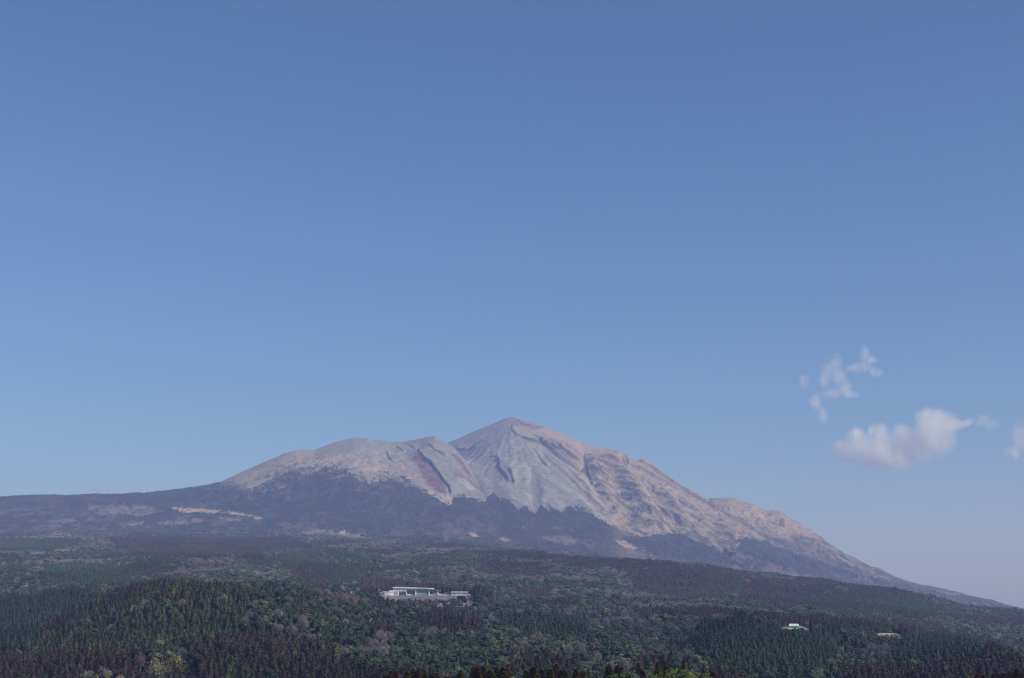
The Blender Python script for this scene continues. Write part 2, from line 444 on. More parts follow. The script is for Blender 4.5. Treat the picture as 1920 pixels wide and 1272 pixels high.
TREELINE = [(-700, 880), (300, 890), (400, 902), (420, 905), (440, 909), (455, 914), (470, 917), (490, 912), (505, 898), (520, 890), (545, 882), (580, 880), (620, 876),
    (650, 880), (670, 897), (690, 905), (705, 900), (720, 893), (745, 898), (765, 905), (785, 915), (797, 922), (812, 934), (830, 944), (848, 951),
    (850, 932), (870, 929), (890, 935), (905, 940), (925, 930), (945, 936), (965, 950), (990, 957), (1005, 961), (1014, 953), (1024, 951), (1040, 961), (1050, 962),
    (1060, 955), (1068, 951), (1085, 952), (1100, 962), (1120, 978), (1140, 990), (1165, 997), (1200, 1012), (1260, 1020), (1330, 1030), (1400, 1030), (1450, 1018), (1500, 1015),
    (1560, 1032), (1600, 1048), (1700, 1088), (1800, 1108), (1920, 1136), (2400, 1170)]
PAINT = [  # (polygon, colour, edge softness, opacity)
    ([(775, 858), (781, 842), (796, 863), (808, 871), (822, 889), (832, 906), (838, 925), (826, 924), (812, 918), (800, 905), (790, 890), (783, 870)], RED, 2, 0.95),
    ([(762, 855), (778, 845), (786, 872), (776, 870)], RED, 3, 0.6),
    ([(845, 850), (860, 855), (870, 868), (878, 885), (888, 897), (880, 896), (868, 882), (855, 865)], RED, 2, 0.8),
    ([(848, 890), (856, 885), (866, 889), (882, 900), (900, 915), (914, 928), (905, 926), (890, 912), (870, 897), (856, 895)], RED, 2, 0.75),
    ([(790, 908), (796, 906), (806, 918), (822, 924), (838, 927), (846, 940), (848, 950), (836, 945), (815, 933), (798, 921)], (0.33, 0.28, 0.24), 2, 0.8),
    ([(868, 902), (880, 905), (892, 918), (886, 921), (876, 916)], PALE, 2, 0.96),
    ([(850, 925), (862, 927), (884, 930), (900, 938), (870, 932)], PALE, 2, 0.72),
    ([(868, 858), (876, 857), (890, 868), (905, 874), (915, 870), (910, 890), (920, 905), (928, 915), (915, 910), (900, 898), (888, 884), (880, 876)], PALE, 3, 0.72),
    ([(955, 865), (969, 862), (984, 869), (997, 879), (998, 891), (992, 908), (984, 914), (972, 909), (966, 888)], PALE, 2, 1.00),
    ([(950, 908), (975, 906), (992, 912), (998, 930), (1000, 955), (990, 957), (975, 945), (955, 930)], PALE, 4, 0.66),
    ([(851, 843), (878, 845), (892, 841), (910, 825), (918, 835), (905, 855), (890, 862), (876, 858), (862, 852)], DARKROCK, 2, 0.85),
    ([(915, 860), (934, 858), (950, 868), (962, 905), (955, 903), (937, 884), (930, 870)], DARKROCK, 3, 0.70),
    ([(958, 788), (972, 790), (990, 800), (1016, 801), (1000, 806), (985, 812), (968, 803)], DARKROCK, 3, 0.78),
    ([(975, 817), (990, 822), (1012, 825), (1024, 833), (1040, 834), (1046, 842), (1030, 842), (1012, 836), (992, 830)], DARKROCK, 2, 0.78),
    ([(990, 832), (1010, 830), (1020, 842), (1018, 850), (1004, 842)], TAN, 2, 0.7),
    ([(961, 797), (975, 800), (1000, 804), (1030, 806), (1040, 818), (1042, 832), (1026, 832), (1012, 822), (990, 816), (968, 814)], TAN, 4, 0.6),
    ([(1095, 850), (1100, 860), (1104, 874), (1107, 890), (1113, 903), (1104, 896), (1096, 888), (1088, 884), (1096, 876), (1094, 862)], (0.045, 0.055, 0.06), 1.5, 0.95),
    ([(1110, 870), (1118, 878), (1128, 888), (1120, 884)], SCRUB, 1.5, 0.8),
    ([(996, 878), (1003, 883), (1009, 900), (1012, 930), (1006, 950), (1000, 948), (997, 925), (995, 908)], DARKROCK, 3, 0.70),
    ([(1015, 892), (1045, 911), (1077, 932), (1101, 950), (1126, 971), (1150, 990), (1165, 996), (1150, 984), (1130, 966), (1108, 945), (1075, 920), (1040, 898)], PALE, 2, 0.90),
    ([(1040, 935), (1050, 940), (1070, 951), (1075, 955), (1062, 957), (1048, 950)], PALE, 2, 0.84),
    ([(1030, 955), (1045, 952), (1058, 958), (1045, 965)], PALE, 2, 0.72),
    ([(1202, 864), (1222, 872), (1253, 894), (1285, 915), (1328, 940), (1365, 961), (1400, 981), (1440, 1006), (1440, 1012), (1396, 986), (1350, 960), (1310, 938), (1280, 920), (1245, 895), (1220, 878)], SCRUB, 3, 0.7),
    ([(1165, 852), (1180, 860), (1176, 876), (1168, 868)], SCRUB, 2, 0.5),
]
WOODS = [  # evergreen stands on the lower slopes, with crisp edges
    [(1160, 1012), (1180, 1005), (1202, 1009), (1235, 1003), (1258, 1000), (1277, 1003), (1308, 1017), (1336, 1028), (1356, 1038), (1390, 1060), (1330, 1060), (1240, 1046), (1190, 1032)],
    [(1380, 1036), (1388, 1020), (1400, 1009), (1415, 1011), (1440, 1020), (1477, 1034), (1529, 1052), (1600, 1074), (1560, 1082), (1500, 1072), (1440, 1056)],
    [(1140, 960), (1154, 945), (1165, 940), (1158, 955), (1147, 968)], [(1204, 980), (1222, 972), (1232, 978), (1222, 988), (1208, 992)],
    [(1190, 950), (1204, 948), (1206, 962), (1194, 972), (1184, 975)],
    [(1360, 1002), (1372, 996), (1378, 1002), (1366, 1008)], [(1218, 905), (1228, 910), (1232, 930), (1222, 928)],
    [(1270, 935), (1280, 938), (1288, 955), (1278, 952)], [(1130, 925), (1150, 930), (1160, 940), (1140, 942)]]
OPEN = [  # pale grass and felled ground
    ([(164, 950), (222, 948), (281, 950), (307, 961), (263, 970), (205, 967), (175, 964)], (0.21, 0.165, 0.15), 2.5, 0.75),
    ([(316, 953), (351, 952.5), (409, 958), (453, 963), (497, 973), (497, 976.6), (462, 970), (409, 963), (365.5, 962), (342, 964)], STRAW, 1.2, 0.85),
    ([(240, 984), (272, 978), (272, 985), (245, 987)], TAN, 2, 0.55), ([(292, 984), (340, 974), (390, 974), (400, 979), (350, 986), (300, 987)], TAN, 2, 0.5),
    ([(404, 970), (450, 974), (458, 979), (420, 976)], TAN, 1.5, 0.6), ([(180, 995), (196, 989), (198, 994)], TAN, 1.5, 0.5),
    ([(517, 985), (540, 984), (575, 990), (560, 996), (530, 994)], BARE, 3, 0.9), ([(560, 1000), (600, 994), (650, 999), (690, 1006), (700, 1012), (660, 1012), (620, 1005), (580, 1003)], TAN, 2, 0.55),
    ([(640, 997), (650, 996), (648, 1003), (640, 1002)], STRAW, 1, 0.7),
    ([(876, 1000), (890, 999), (902, 1009), (886, 1008)], STRAW, 1.5, 0.7), ([(935, 1010), (950, 1011), (962, 1017), (945, 1018)], STRAW, 1.5, 0.65),
    ([(1155, 1016), (1168, 1014), (1186, 1022), (1199, 1028), (1190, 1033), (1170, 1026)], STRAW, 1.5, 0.85), ([(1204, 1029), (1214, 1034), (1206, 1036)], STRAW, 1, 0.7),
    ([(1020, 1010), (1060, 1004), (1090, 1015), (1075, 1025), (1040, 1023)], (0.17, 0.13, 0.12), 4, 0.8), ([(1090, 1020), (1110, 1012), (1118, 1030), (1105, 1034)], (0.15, 0.12, 0.11), 3, 0.6),
    ([(790, 1005), (850, 995), (880, 998), (850, 1004), (810, 1008)], BARE, 3, 0.7), ([(800, 1014), (840, 1009), (850, 1014), (815, 1019)], BARE, 2, 0.7),
    ([(720, 960), (735, 945), (732, 965), (722, 972)], BARE, 3, 0.6), ([(755, 980), (765, 972), (762, 985)], BARE, 3, 0.6), ([(818, 945), (828, 950), (826, 962)], BARE, 3, 0.5),
    ([(545, 900), (580, 905), (578, 913), (560, 908)], BARE, 4, 0.6), ([(590, 925), (620, 918), (640, 920), (600, 932)], BARE, 4, 0.5), ([(520, 910), (540, 912), (525, 920)], TAN, 3, 0.5),
    ([(1030, 990), (1070, 990), (1080, 1000), (1040, 998)], BARE, 4, 0.5), ([(970, 988), (985, 988), (985, 994)], TAN, 3, 0.5)]

def skyline_row(px):
    out = np.full(px.shape, 2000.0)
    for L in (CRATER_LINE, PEAK_LINE, STRIP_LINE, TWIN_LINE):
        a = np.array(L, float)
        out = np.minimum(out, np.interp(px, a[:, 0], a[:, 1]))
    return out

def blend(C, w, col):
    C += w[:, None] * (np.array(col)[None, :] - C)

def on_mountain(T, x, y):
    """Value of a mountain grid under a point."""
    fx = np.clip(np.interp(x / y, MS, np.arange(len(MS))), 0, len(MS) - 1.001)
    fy = np.clip(np.interp(y, MD, np.arange(len(MD))), 0, len(MD) - 1.001)
    ix, iy = fx.astype(int), fy.astype(int)
    fx, fy = fx - ix, fy - iy
    return (T[iy, ix] * (1 - fx) + T[iy, ix + 1] * fx) * (1 - fy) + (T[iy + 1, ix] * (1 - fx) + T[iy + 1, ix + 1] * fx) * fy

def build_mountain():
    s = np.concatenate([np.linspace(-0.62, -0.40, 45)[:-1], np.linspace(-0.40, 0.40, 1300), np.linspace(0.40, 0.62, 45)[1:]])
    D = np.concatenate([np.arange(5500, 7000, 20), np.arange(7000, 8400, 10), np.arange(8400, 11300, 8.0), np.arange(11300, 13001, 60)])
    S, DD = np.meshgrid(s, D)
    sh = S.shape
    S, DD = S.ravel(), DD.ravel()
    X, Y = S * DD, DD
    Z = mountain_base(S, DD)
    PX, PY = sight(X, Y, Z)
    below = PY - skyline_row(PX)
    fade = sstep(1, 26, below) * sstep(6000, 7200, DD)
    # radial gullies down from the summit
    dx, dy = X - 0.0, 11000.0 - Y
    rho, phi = np.hypot(dx, dy), np.arctan2(dx, dy)
    wob = 0.05 * fbm(X / 500, Y / 500, 3, 5)
    right = sstep(0.15, 0.55, phi) * sstep(150, 900, rho)
    g = ridged((phi + wob) * 7.5 + 3.2, rho / 2600, 3, 41)
    Z = Z + fade * right * (105 * (g - 0.62) + 40 * (ridged((phi + wob) * 22, rho / 900, 2, 47) - 0.62) + 20 * (ridged((phi + 2 * wob) * 60, rho / 260, 3, 49) - 0.6))
    left = (1 - right) * sstep(100, 700, rho)
    Z = Z + fade * left * (14 * (ridged((phi + wob) * 14, rho / 1800, 3, 53) - 0.6))
    # the older crater's own gullies
    ox, oy = X - (-1000.0), 10050.0 - Y
    orho, ophi = np.hypot(ox, oy), np.arctan2(ox, oy)
    wo = (1 - sstep(820, 880, PX)) * sstep(250, 800, orho)
    Z = Z + fade * wo * (16 * (ridged((ophi + wob) * 10, orho / 1500, 3, 61) - 0.6))
    # far twin ridge
    wt = sstep(1400, 1500, PX) * sstep(9000, 9600, DD)
    Z = Z + fade * wt * 75 * (ridged(X / 330 + Y / 900, Y / 1400, 3, 71) - 0.6)
    Z = Z + fade * (8 * fbm(X / 120, Y / 120, 4, 81) + 4.5 * fbm(X / 30, Y / 30, 3, 85))
    # scars, lava steps and spurs
    near = (PX > 700) & (PX < 1480) & (PY > 760) & (PY < 1060) & (DD > 7600)
    idx = np.where(near)[0]
    px, py = PX[idx], PY[idx]
    dz = np.zeros(len(idx)); rock_shade = np.zeros(len(idx))
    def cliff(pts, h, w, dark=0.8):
        nonlocal dz, rock_shade
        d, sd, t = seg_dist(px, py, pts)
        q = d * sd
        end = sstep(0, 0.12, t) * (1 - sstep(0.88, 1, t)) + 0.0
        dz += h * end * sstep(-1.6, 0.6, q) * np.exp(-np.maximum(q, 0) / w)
        rock_shade = np.maximum(rock_shade, dark * end * np.exp(-((q + 0.4) / 1.15) ** 2) * (0.7 + 0.7 * vnoise(px / 6, py / 6, 7)))  # dark lava rock plus the cliff's shade, both put into the colour
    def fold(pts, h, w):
        nonlocal dz
        d, sd, t = seg_dist(px, py, pts)
        dz += h * np.sin(np.pi * np.clip(t, 0.02, 0.98)) ** 0.5 * np.exp(-(d / w) ** 2)
    # points run down the slope; the raised side is to the right
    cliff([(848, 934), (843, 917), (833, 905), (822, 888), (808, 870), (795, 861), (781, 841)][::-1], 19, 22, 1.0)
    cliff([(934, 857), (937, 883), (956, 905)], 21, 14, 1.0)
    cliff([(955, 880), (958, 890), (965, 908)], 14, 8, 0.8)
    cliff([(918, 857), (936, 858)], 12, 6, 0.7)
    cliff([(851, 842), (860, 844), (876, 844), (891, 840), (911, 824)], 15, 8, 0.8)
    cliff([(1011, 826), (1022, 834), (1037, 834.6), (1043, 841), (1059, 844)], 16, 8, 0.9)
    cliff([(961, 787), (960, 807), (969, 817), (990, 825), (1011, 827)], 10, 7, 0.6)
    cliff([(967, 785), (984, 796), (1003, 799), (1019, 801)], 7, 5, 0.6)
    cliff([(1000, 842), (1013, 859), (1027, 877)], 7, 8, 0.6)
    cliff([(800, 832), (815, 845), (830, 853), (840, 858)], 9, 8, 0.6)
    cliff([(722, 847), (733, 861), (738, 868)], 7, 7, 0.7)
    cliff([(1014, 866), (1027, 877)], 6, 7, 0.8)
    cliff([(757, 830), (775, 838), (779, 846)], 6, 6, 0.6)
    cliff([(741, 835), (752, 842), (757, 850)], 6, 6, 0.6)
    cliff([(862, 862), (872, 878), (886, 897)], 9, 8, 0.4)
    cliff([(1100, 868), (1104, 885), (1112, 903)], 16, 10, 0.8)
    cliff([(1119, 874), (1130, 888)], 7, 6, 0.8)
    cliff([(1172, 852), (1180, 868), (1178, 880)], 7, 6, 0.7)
    fold([(968, 866), (982, 875), (990, 900), (990, 930)], 26, 14)
    fold([(996, 878), (1021, 894), (1045, 910), (1077, 931), (1101, 949), (1126, 970)], 24, 9)
    fold([(1003, 890), (1008, 920), (1005, 950)], -22, 8)
    fold([(1095, 850), (1101, 878), (1112, 905), (1125, 935)], -46, 9)
    fold([(1130, 850), (1165, 885), (1190, 910), (1215, 945), (1245, 985)], 46, 12)
    fold([(1150, 880), (1160, 920), (1180, 960), (1200, 990)], -30, 14)
    fold([(1215, 900), (1228, 935), (1245, 965), (1275, 1000)], -36, 13)
    fold([(1250, 925), (1263, 941), (1285, 968), (1308, 992)], 34, 9)
    fold([(1268, 930), (1282, 950), (1300, 975), (1320, 995)], -24, 8)
    fold([(1105, 905), (1120, 940), (1150, 985)], 22, 10)
    fold([(1330, 975), (1350, 1000), (1360, 1030)], -20, 10)
    Z[idx] += dz * sstep(3, 14, below[idx])
    PX, PY = sight(X, Y, Z)
    below = PY - skyline_row(PX)
    # --- colours of the ground, with shade painted in along the cliffs
    n1 = fbm(X / 130, Y / 180, 4, 101); n2 = fbm(X / 45, Y / 70, 3, 105); n3 = fbm(X / 18, Y / 26, 2, 109)
    qx, qy = PX + 5 * n1 + 2.2 * n2, PY + 4 * fbm(X / 150, Y / 150, 3, 113) + 2.0 * n3
    C = np.tile(np.array(GREY), (len(X), 1))
    C *= (1 + 0.14 * n1 + 0.10 * n2)[:, None]
    streak = fbm((phi + wob) * 55, rho / 700, 3, 121)
    streak_o = fbm((ophi + wob) * 45, orho / 600, 3, 125)
    st = np.where(PX < 850, streak_o, streak)
    C *= (1 + 0.22 * st + 0.12 * n3)[:, None]
    wt_ = sstep(0, 1, (qx - (985 + (PY - 790) * 0.62)) / 60.0)
    blend(C, wt_ * 0.9, TAN)
    blend(C, sstep(0.0, 0.35, st) * wt_ * 0.25, STRAW)
    tl = np.interp(PX, [p[0] for p in TREELINE], [p[1] for p in TREELINE])
    lowtan = np.exp(-((PY - tl + 14) / 22) ** 2) * (1 - sstep(800, 840, PX))
    blend(C, np.clip(lowtan * (0.6 + 0.9 * n1 + 0.5 * n3), 0, 0.8), (0.35, 0.27, 0.185))
    ed = (1 - sstep(560, 600, PX)) * sstep(0, 10, below)
    blend(C, ed * 0.3, TAN)
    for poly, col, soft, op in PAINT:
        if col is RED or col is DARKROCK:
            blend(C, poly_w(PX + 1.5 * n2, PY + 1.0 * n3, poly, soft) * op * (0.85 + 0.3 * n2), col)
        else:
            blend(C, poly_w(PX + 2.5 * n2, PY + 1.5 * n3, poly, soft) * op, col)
    rock_shade_full = np.zeros(len(X)); rock_shade_full[idx] = np.clip(rock_shade, 0, 1)
    blend(C, np.clip(rock_shade_full * 1.1, 0, 0.95), (0.045, 0.045, 0.055))
    # scrub in the hollows of the right flank
    conc = sstep(0.02, 0.35, -fbm((phi + wob) * 7.5 + 3.2, rho / 2600, 1, 41) * 0.3 + 0.8 * n1 + 0.5 * n2 + 0.004 * (PY - 930))
    hollow = 1 - sstep(0.45, 0.7, g)
    wsc = right * sstep(14, 40, below) * np.clip(0.35 * conc + 0.75 * hollow * sstep(-0.3, 0.3, n2 + 0.5 * n1), 0, 1) * (1 - 0.7 * sstep(1440, 1500, PX))
    blend(C, wsc * 0.8, (0.06, 0.06, 0.055))
    blend(C, sstep(0.36, 0.46, n3 + 0.35 * n2) * wt_ * sstep(860, 900, PY) * 0.7, (0.05, 0.055, 0.05))
    # brown woodland low on the right
    lo = sstep(-30, 16, PY - tl + 22 * n1 + 10 * n2) * sstep(1120, 1200, PX)
    blend(C, lo * 0.9, BARE)
    blend(C, lo * sstep(0.0, 0.3, n2 + 0.5 * n3 + 0.004 * (PY - 1040)) * 0.75, WOOD)
    # forest below the tree line
    spots = sstep(0.16, 0.34, 0.5 * n2 + 0.7 * n3 + 0.4 * fbm(X / 11, Y / 16, 2, 141)) * sstep(-30, -4, PY - tl) * (1 - sstep(830, 860, PX)) * (PX > 480)
    blend(C, spots * 0.85, (0.05, 0.055, 0.055))
    spots2 = sstep(0.12, 0.32, 0.6 * n3 + 0.6 * fbm(X / 11, Y / 16, 2, 141)) * sstep(-16, -2, PY - tl) * sstep(845, 870, PX) * (1 - sstep(1110, 1140, PX))
    blend(C, spots2 * 0.8, (0.06, 0.065, 0.055))
    nf = fbm(X / 11, Y / 16, 2, 141)
    ragged = np.where(PX < 800, 17.0, 3.0)
    fw = sstep(-1.5, 2.0, PY - tl + np.where(PX < 800, 6, 9) * st + ragged * (0.35 * n2 + 0.4 * n1 + 0.7 * n3 + 0.7 * nf) + 2 * n3)
    fw = fw * (1 - sstep(1130, 1190, PX))
    W = np.tile(np.array(WOOD), (len(X), 1)) * np.clip(1 + 0.5 * n2 + 0.7 * n3 + 0.3 * n1 + 0.7 * fbm(X / 11, Y / 16, 2, 141), 0.3, 3)[:, None]
    C += fw[:, None] * (W - C)
    tanspot = np.exp(-((PY - tl - 8) / 16) ** 2) * sstep(0.08, 0.3, 0.6 * n2 + 0.6 * n3) * (1 - sstep(770, 800, PX))
    blend(C, tanspot * 0.7, (0.20, 0.16, 0.12))
    patch = sstep(0.10, 0.40, fbm(X / 160, Y / 420, 4, 131)) * fw * sstep(8, 60, PY - tl) * sstep(-0.2, 0.3, n2)
    blend(C, patch * 0.6, BARE)
    vs_ = sstep(0.12, 0.34, fbm(X / 55, Y / 500, 3, 143)) * fw * sstep(14, 40, PY - tl) * sstep(680, 740, PX)
    blend(C, vs_ * 0.45, BARE)
    low = sstep(975, 1005, PY + 10 * n1) * (1 - sstep(1140, 1200, PX))
    plain = sstep(0.05, 0.3, fbm(X / 300, Y / 900, 4, 137) + 0.4 * n2)
    blend(C, low * plain * sstep(-0.25, 0.2, n3 + nf) * 0.6, BARE)
    blend(C, low * sstep(0.15, 0.35, fbm(X / 500, Y / 1500, 3, 139)) * 0.4, CEDAR_RED)
    lp = (1 - sstep(140, 330, PX)) * sstep(945, 965, PY + 8 * n1)
    blend(C, lp * sstep(-0.1, 0.3, n2 + 0.4 * n1) * 0.6, BARE)
    for poly in WOODS:
        big = max(q[0] for q in poly) - min(q[0] for q in poly) > 80
        w = poly_w(PX + 5 * n2 + 4 * n3, PY + 4 * n3 + 3 * nf, poly, 2.0 if big else 5.0) * (1.0 if big else np.clip(0.45 + 1.2 * n3 + 0.9 * nf, 0, 1))
        C += (w * 0.95)[:, None] * (W * 1.05 - C)
    for poly, col, soft, op in OPEN:
        blend(C, poly_w(PX + 5 * n2, PY + 2.2 * n3, poly, soft) * op * np.clip(0.8 + 0.8 * n3 + 0.5 * n2, 0.1, 1.1), col)
    C = np.clip(C, 0.012, 0.7)
    # tree-top roughness where the ground is wooded
    lum = C.mean(1)
    wooded = (1 - sstep(0.06, 0.12, lum)) * sstep(6000, 6600, DD)
    rr = np.random.default_rng(3).random(len(X))
    Z = Z + wooded * (6.0 * rr + 7.0 * vnoise(X / 16, Y / 16, 151)) * np.where(below < 3, 0.7, 1.0)
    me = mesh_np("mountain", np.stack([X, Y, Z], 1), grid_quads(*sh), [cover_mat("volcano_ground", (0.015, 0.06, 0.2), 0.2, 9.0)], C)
    o = link(bpy.data.objects.new("mountain", me))
    global MS, MD, MZ, MLUM
    MS, MD, MZ, MLUM = s, D, Z.reshape(sh), C.mean(1).reshape(sh)
    tag(o, "bare grey and tan volcano with a lower red-scarred crater rising over wooded slopes", "mountain", kind="structure")

build_mountain()

# ------------------------------------------------------------------ foothills and the flat land around
def build_foothills():
    s = np.linspace(-0.62, 0.62, 620)
    D = np.exp(np.linspace(math.log(120), math.log(5500), 420))
    D[-1] = 5500
    S, DD = np.meshgrid(s, D)
    Z = mountain_base(S.ravel(), DD.ravel())
    X, Y = S.ravel() * DD.ravel(), DD.ravel()
    n = fbm(X / 40, Y / 40, 4, 201)
    C = np.tile(np.array((0.055, 0.05, 0.035)), (len(X), 1)) * (1 + 0.5 * n)[:, None]
    sch = (np.abs(X - (800 - 960) / F * 2100) < 90) & (Y > 1930) & (Y < 2300)
    C[sch] = np.array((0.20, 0.178, 0.17)) * (1 + 0.45 * n[sch])[:, None]
    low = np.where(sch, 1 - sstep(1985, 2060, Y + 40 * n), 0)
    blend(C, low * 0.9, (0.30, 0.215, 0.175))
    blend(C, np.where(sch, 1 - sstep(1970, 1992, Y + 12 * n), 0) * 0.9, (0.42, 0.31, 0.235))
    for px, py, Dc, rx, ry in CLEARINGS:
        c = at(px, py, Dc)
        w = 1 - sstep(0.8, 1.25, np.hypot((X - c.x) / rx, (Y - c.y) / ry) + 0.35 * n)
        blend(C, w, (0.46, 0.36, 0.25))
    gx, gy = sight(X, Y, Z)
    rd = seg_dist(gx, gy - 8, ROAD)[0]
    blend(C, (1 - sstep(2.0, 4.0, rd)) * (Y > 850) * (Y < 2000), (0.27, 0.23, 0.18))
    me = mesh_np("foothills", np.stack([X, Y, Z], 1), grid_quads(*S.shape), [cover_mat("forest_floor", (0.05, 0.4), 0.25)], C)
    tag(link(bpy.data.objects.new("foothills", me)), "rolling wooded foothills in front of the volcano", "hills", kind="structure")
    return s, D, Z.reshape(S.shape)
FS, FD, FZ = build_foothills()
FLOG = np.log(FD)

def ground_z(x, y):
    """Height of the foothill mesh under a point."""
    z = bilinear(FZ, FS, FLOG, x / y, np.minimum(np.log(y), FLOG[-1] - 1e-6))
    far = y > 5490
    if np.any(far):
        z = np.array(z)
        z[far] = on_mountain(MZ, x[far], y[far]) - 2.0
    return z

gm = mat("plain_ground", (0.06, 0.07, 0.045), noise=0.002, var=0.4)
bm = bmesh.new()
vs = [bm.verts.new(p) for p in ((-30000, -9000, 95), (30000, -9000, 95), (30000, 29000, 95), (-30000, 29000, 95))]
bm.faces.new(vs)
me = bpy.data.meshes.new("ground"); bm.to_mesh(me); bm.free(); me.materials.append(gm)
tag(link(bpy.data.objects.new("ground", me)), "flat lowland stretching out around the mountain", "ground", kind="structure")

# ------------------------------------------------------------------ trees
rng = np.random.default_rng(20)
BARK = mat("bark", (0.11, 0.085, 0.07), noise=1.5)
PALE_BARK = mat("pale_bark", (0.30, 0.27, 0.25), noise=1.0)
NEEDLES = tint_mat("cedar_needles", None, 0.45, 0.30)
LEAVES = tint_mat("evergreen_leaves", None, 0.35, 0.34)
TWIGS = tint_mat("bare_twigs", None, 0.25, 0.25)
CULMS = tint_mat("bamboo_leaves", None, 0.4, 0.35)

class Soup:
    """Collects triangles and quads for one mesh."""
    def __init__(self):
        self.v, self.f, self.m = [], [], []
    def add(self, pts, faces, mi=0):
        n = len(self.v)
        self.v += [tuple(p) for p in pts]
        self.f += [tuple(i + n for i in f) for f in faces]
        self.m += [mi] * len(faces)
    def mesh(self, name, mats, smooth=False):
        me = bpy.data.meshes.new(name)
        me.from_pydata(self.v, [], self.f)
        for m in mats:
            me.materials.append(m)
        me.polygons.foreach_set("material_index", self.m)
        me.polygons.foreach_set("use_smooth", [smooth] * len(self.f))
        me.update()
        return me

def tube(sp, p0, p1, r0, r1, n=5, mi=0):
    p0, p1 = Vector(p0), Vector(p1)
    d = (p1 - p0).normalized()
    a = d.orthogonal().normalized(); b = d.cross(a)
    pts = [p0 + (a * math.cos(2 * math.pi * k / n) + b * math.sin(2 * math.pi * k / n)) * r0 for k in range(n)]
    pts += [p1 + (a * math.cos(2 * math.pi * k / n) + b * math.sin(2 * math.pi * k / n)) * r1 for k in range(n)]
    sp.add(pts, [(k, (k + 1) % n, n + (k + 1) % n, n + k) for k in range(n)] + [tuple(range(n, 2 * n))], mi)

def cedar_crown(sp, R, H, W, z0, tiers, spray, mi=0, top=0.5):
    """Narrow cone of drooping, uneven sprays round a ragged core. R: random generator."""
    nseg = 7
    rings = []
    for i in range(tiers + 1):
        t = i / tiers
        z = z0 + (H - z0) * t
        prof = W * (1 - t) ** top * (0.55 + 0.45 * min(1, t * 5 + 0.3))
        rings.append([(Vector((math.cos(a), math.sin(a), 0)) * prof * (0.62 + 0.3 * R.random()) + Vector((0, 0, z + (R.random() - 0.5) * 0.5)))
                      for a in [2 * math.pi * (k + 0.5 * (i % 2)) / nseg for k in range(nseg)]])
    pts = [p for r in rings[:-1] for p in r] + [Vector((0, 0, H))]
    fs = []
    for i in range(tiers - 1):
        for k in range(nseg):
            a, b = i * nseg + k, i * nseg + (k + 1) % nseg
            fs += [(a, b, b + nseg), (a, b + nseg, a + nseg)]
    for k in range(nseg):
        fs.append(((tiers - 1) * nseg + k, (tiers - 1) * nseg + (k + 1) % nseg, tiers * nseg))
    sp.add(pts, fs, mi)
    for _ in range(spray):
        t = R.random() ** 1.15
        z = z0 + (H - z0) * t * 0.97
        rr = W * (1 - t) ** top * (0.55 + 0.45 * min(1, t * 5 + 0.3))
        a = R.random() * 2 * math.pi
        out = Vector((math.cos(a), math.sin(a), 0)); side = Vector((-math.sin(a), math.cos(a), 0))
        base = out * rr * 0.45 + Vector((0, 0, z + 0.05 * H * R.random()))
        l = rr * (0.55 + 0.45 * R.random()) + 0.18 * W
        w = (0.20 + 0.18 * R.random()) * W * (1 - 0.55 * t)
        tip = base + out * l * 0.8 + Vector((0, 0, l * (0.45 - 0.75 * R.random())))
        mid = base.lerp(tip, 0.55)
        sp.add([base, mid + side * w + Vector((0, 0, 0.12 * l)), tip, mid - side * w + Vector((0, 0, 0.12 * l))], [(0, 1, 2), (0, 2, 3)], mi)

def leaf_cloud(sp, R, centre, rad, n, size, mi=0, flat=0.75):
    """Leaf clumps spread through a lobe of a crown, mostly towards its outside and top."""
    c = Vector(centre)
    for _ in range(n):
        d = Vector((R.normal(), R.normal(), R.normal() * 0.9 + 0.25)).normalized()
        p = c + Vector((d.x * rad, d.y * rad, d.z * rad * flat)) * (0.74 + 0.30 * R.random())
        nrm = (d + 0.75 * Vector((R.normal(), R.normal(), R.normal()))).normalized()
        a = nrm.orthogonal().normalized(); b = nrm.cross(a)
        an = R.random() * 6.28
        a, b = a * math.cos(an) + b * math.sin(an), b * math.cos(an) - a * math.sin(an)
        s = size * (0.6 + 0.8 * R.random())
        sp.add([p - a * s, p - b * s * 0.6 + nrm * s * 0.15, p + a * s, p + b * s * 0.6 + nrm * s * 0.15], [(0, 1, 2), (0, 2, 3)], mi)

def core(sp, centre, rad, flat, R, mi=0, detail=2):
    bm = bmesh.new()
    bmesh.ops.create_icosphere(bm, subdivisions=detail, radius=1.0)
    pts = [Vector(centre) + Vector((v.co.x * rad, v.co.y * rad, v.co.z * rad * flat)) * (0.80 + 0.25 * R.random()) for v in bm.verts]
    fs = [tuple(v.index for v in f.verts) for f in bm.faces]
    bm.free()
    sp.add(pts, fs, mi)

def broad_crown(sp, R, W, H, lobes, per, size, mi=0, flat=0.72, low=0.46):
    for k in range(lobes):
        a = 2 * math.pi * (k + R.random() * 0.7) / max(lobes - 1, 1)
        q = 0.0 if k == 0 else W * (0.30 + 0.25 * R.random())
        rad = W * (0.34 + 0.20 * R.random()) * (1.15 if k == 0 else 0.85)
        z = H * (0.70 if k == 0 else low + (0.68 - low) * R.random())
        c = (math.cos(a) * q, math.sin(a) * q, z)
        core(sp, c, rad * 0.98, flat, R, mi)
        leaf_cloud(sp, R, c, rad, per, size, mi, flat)

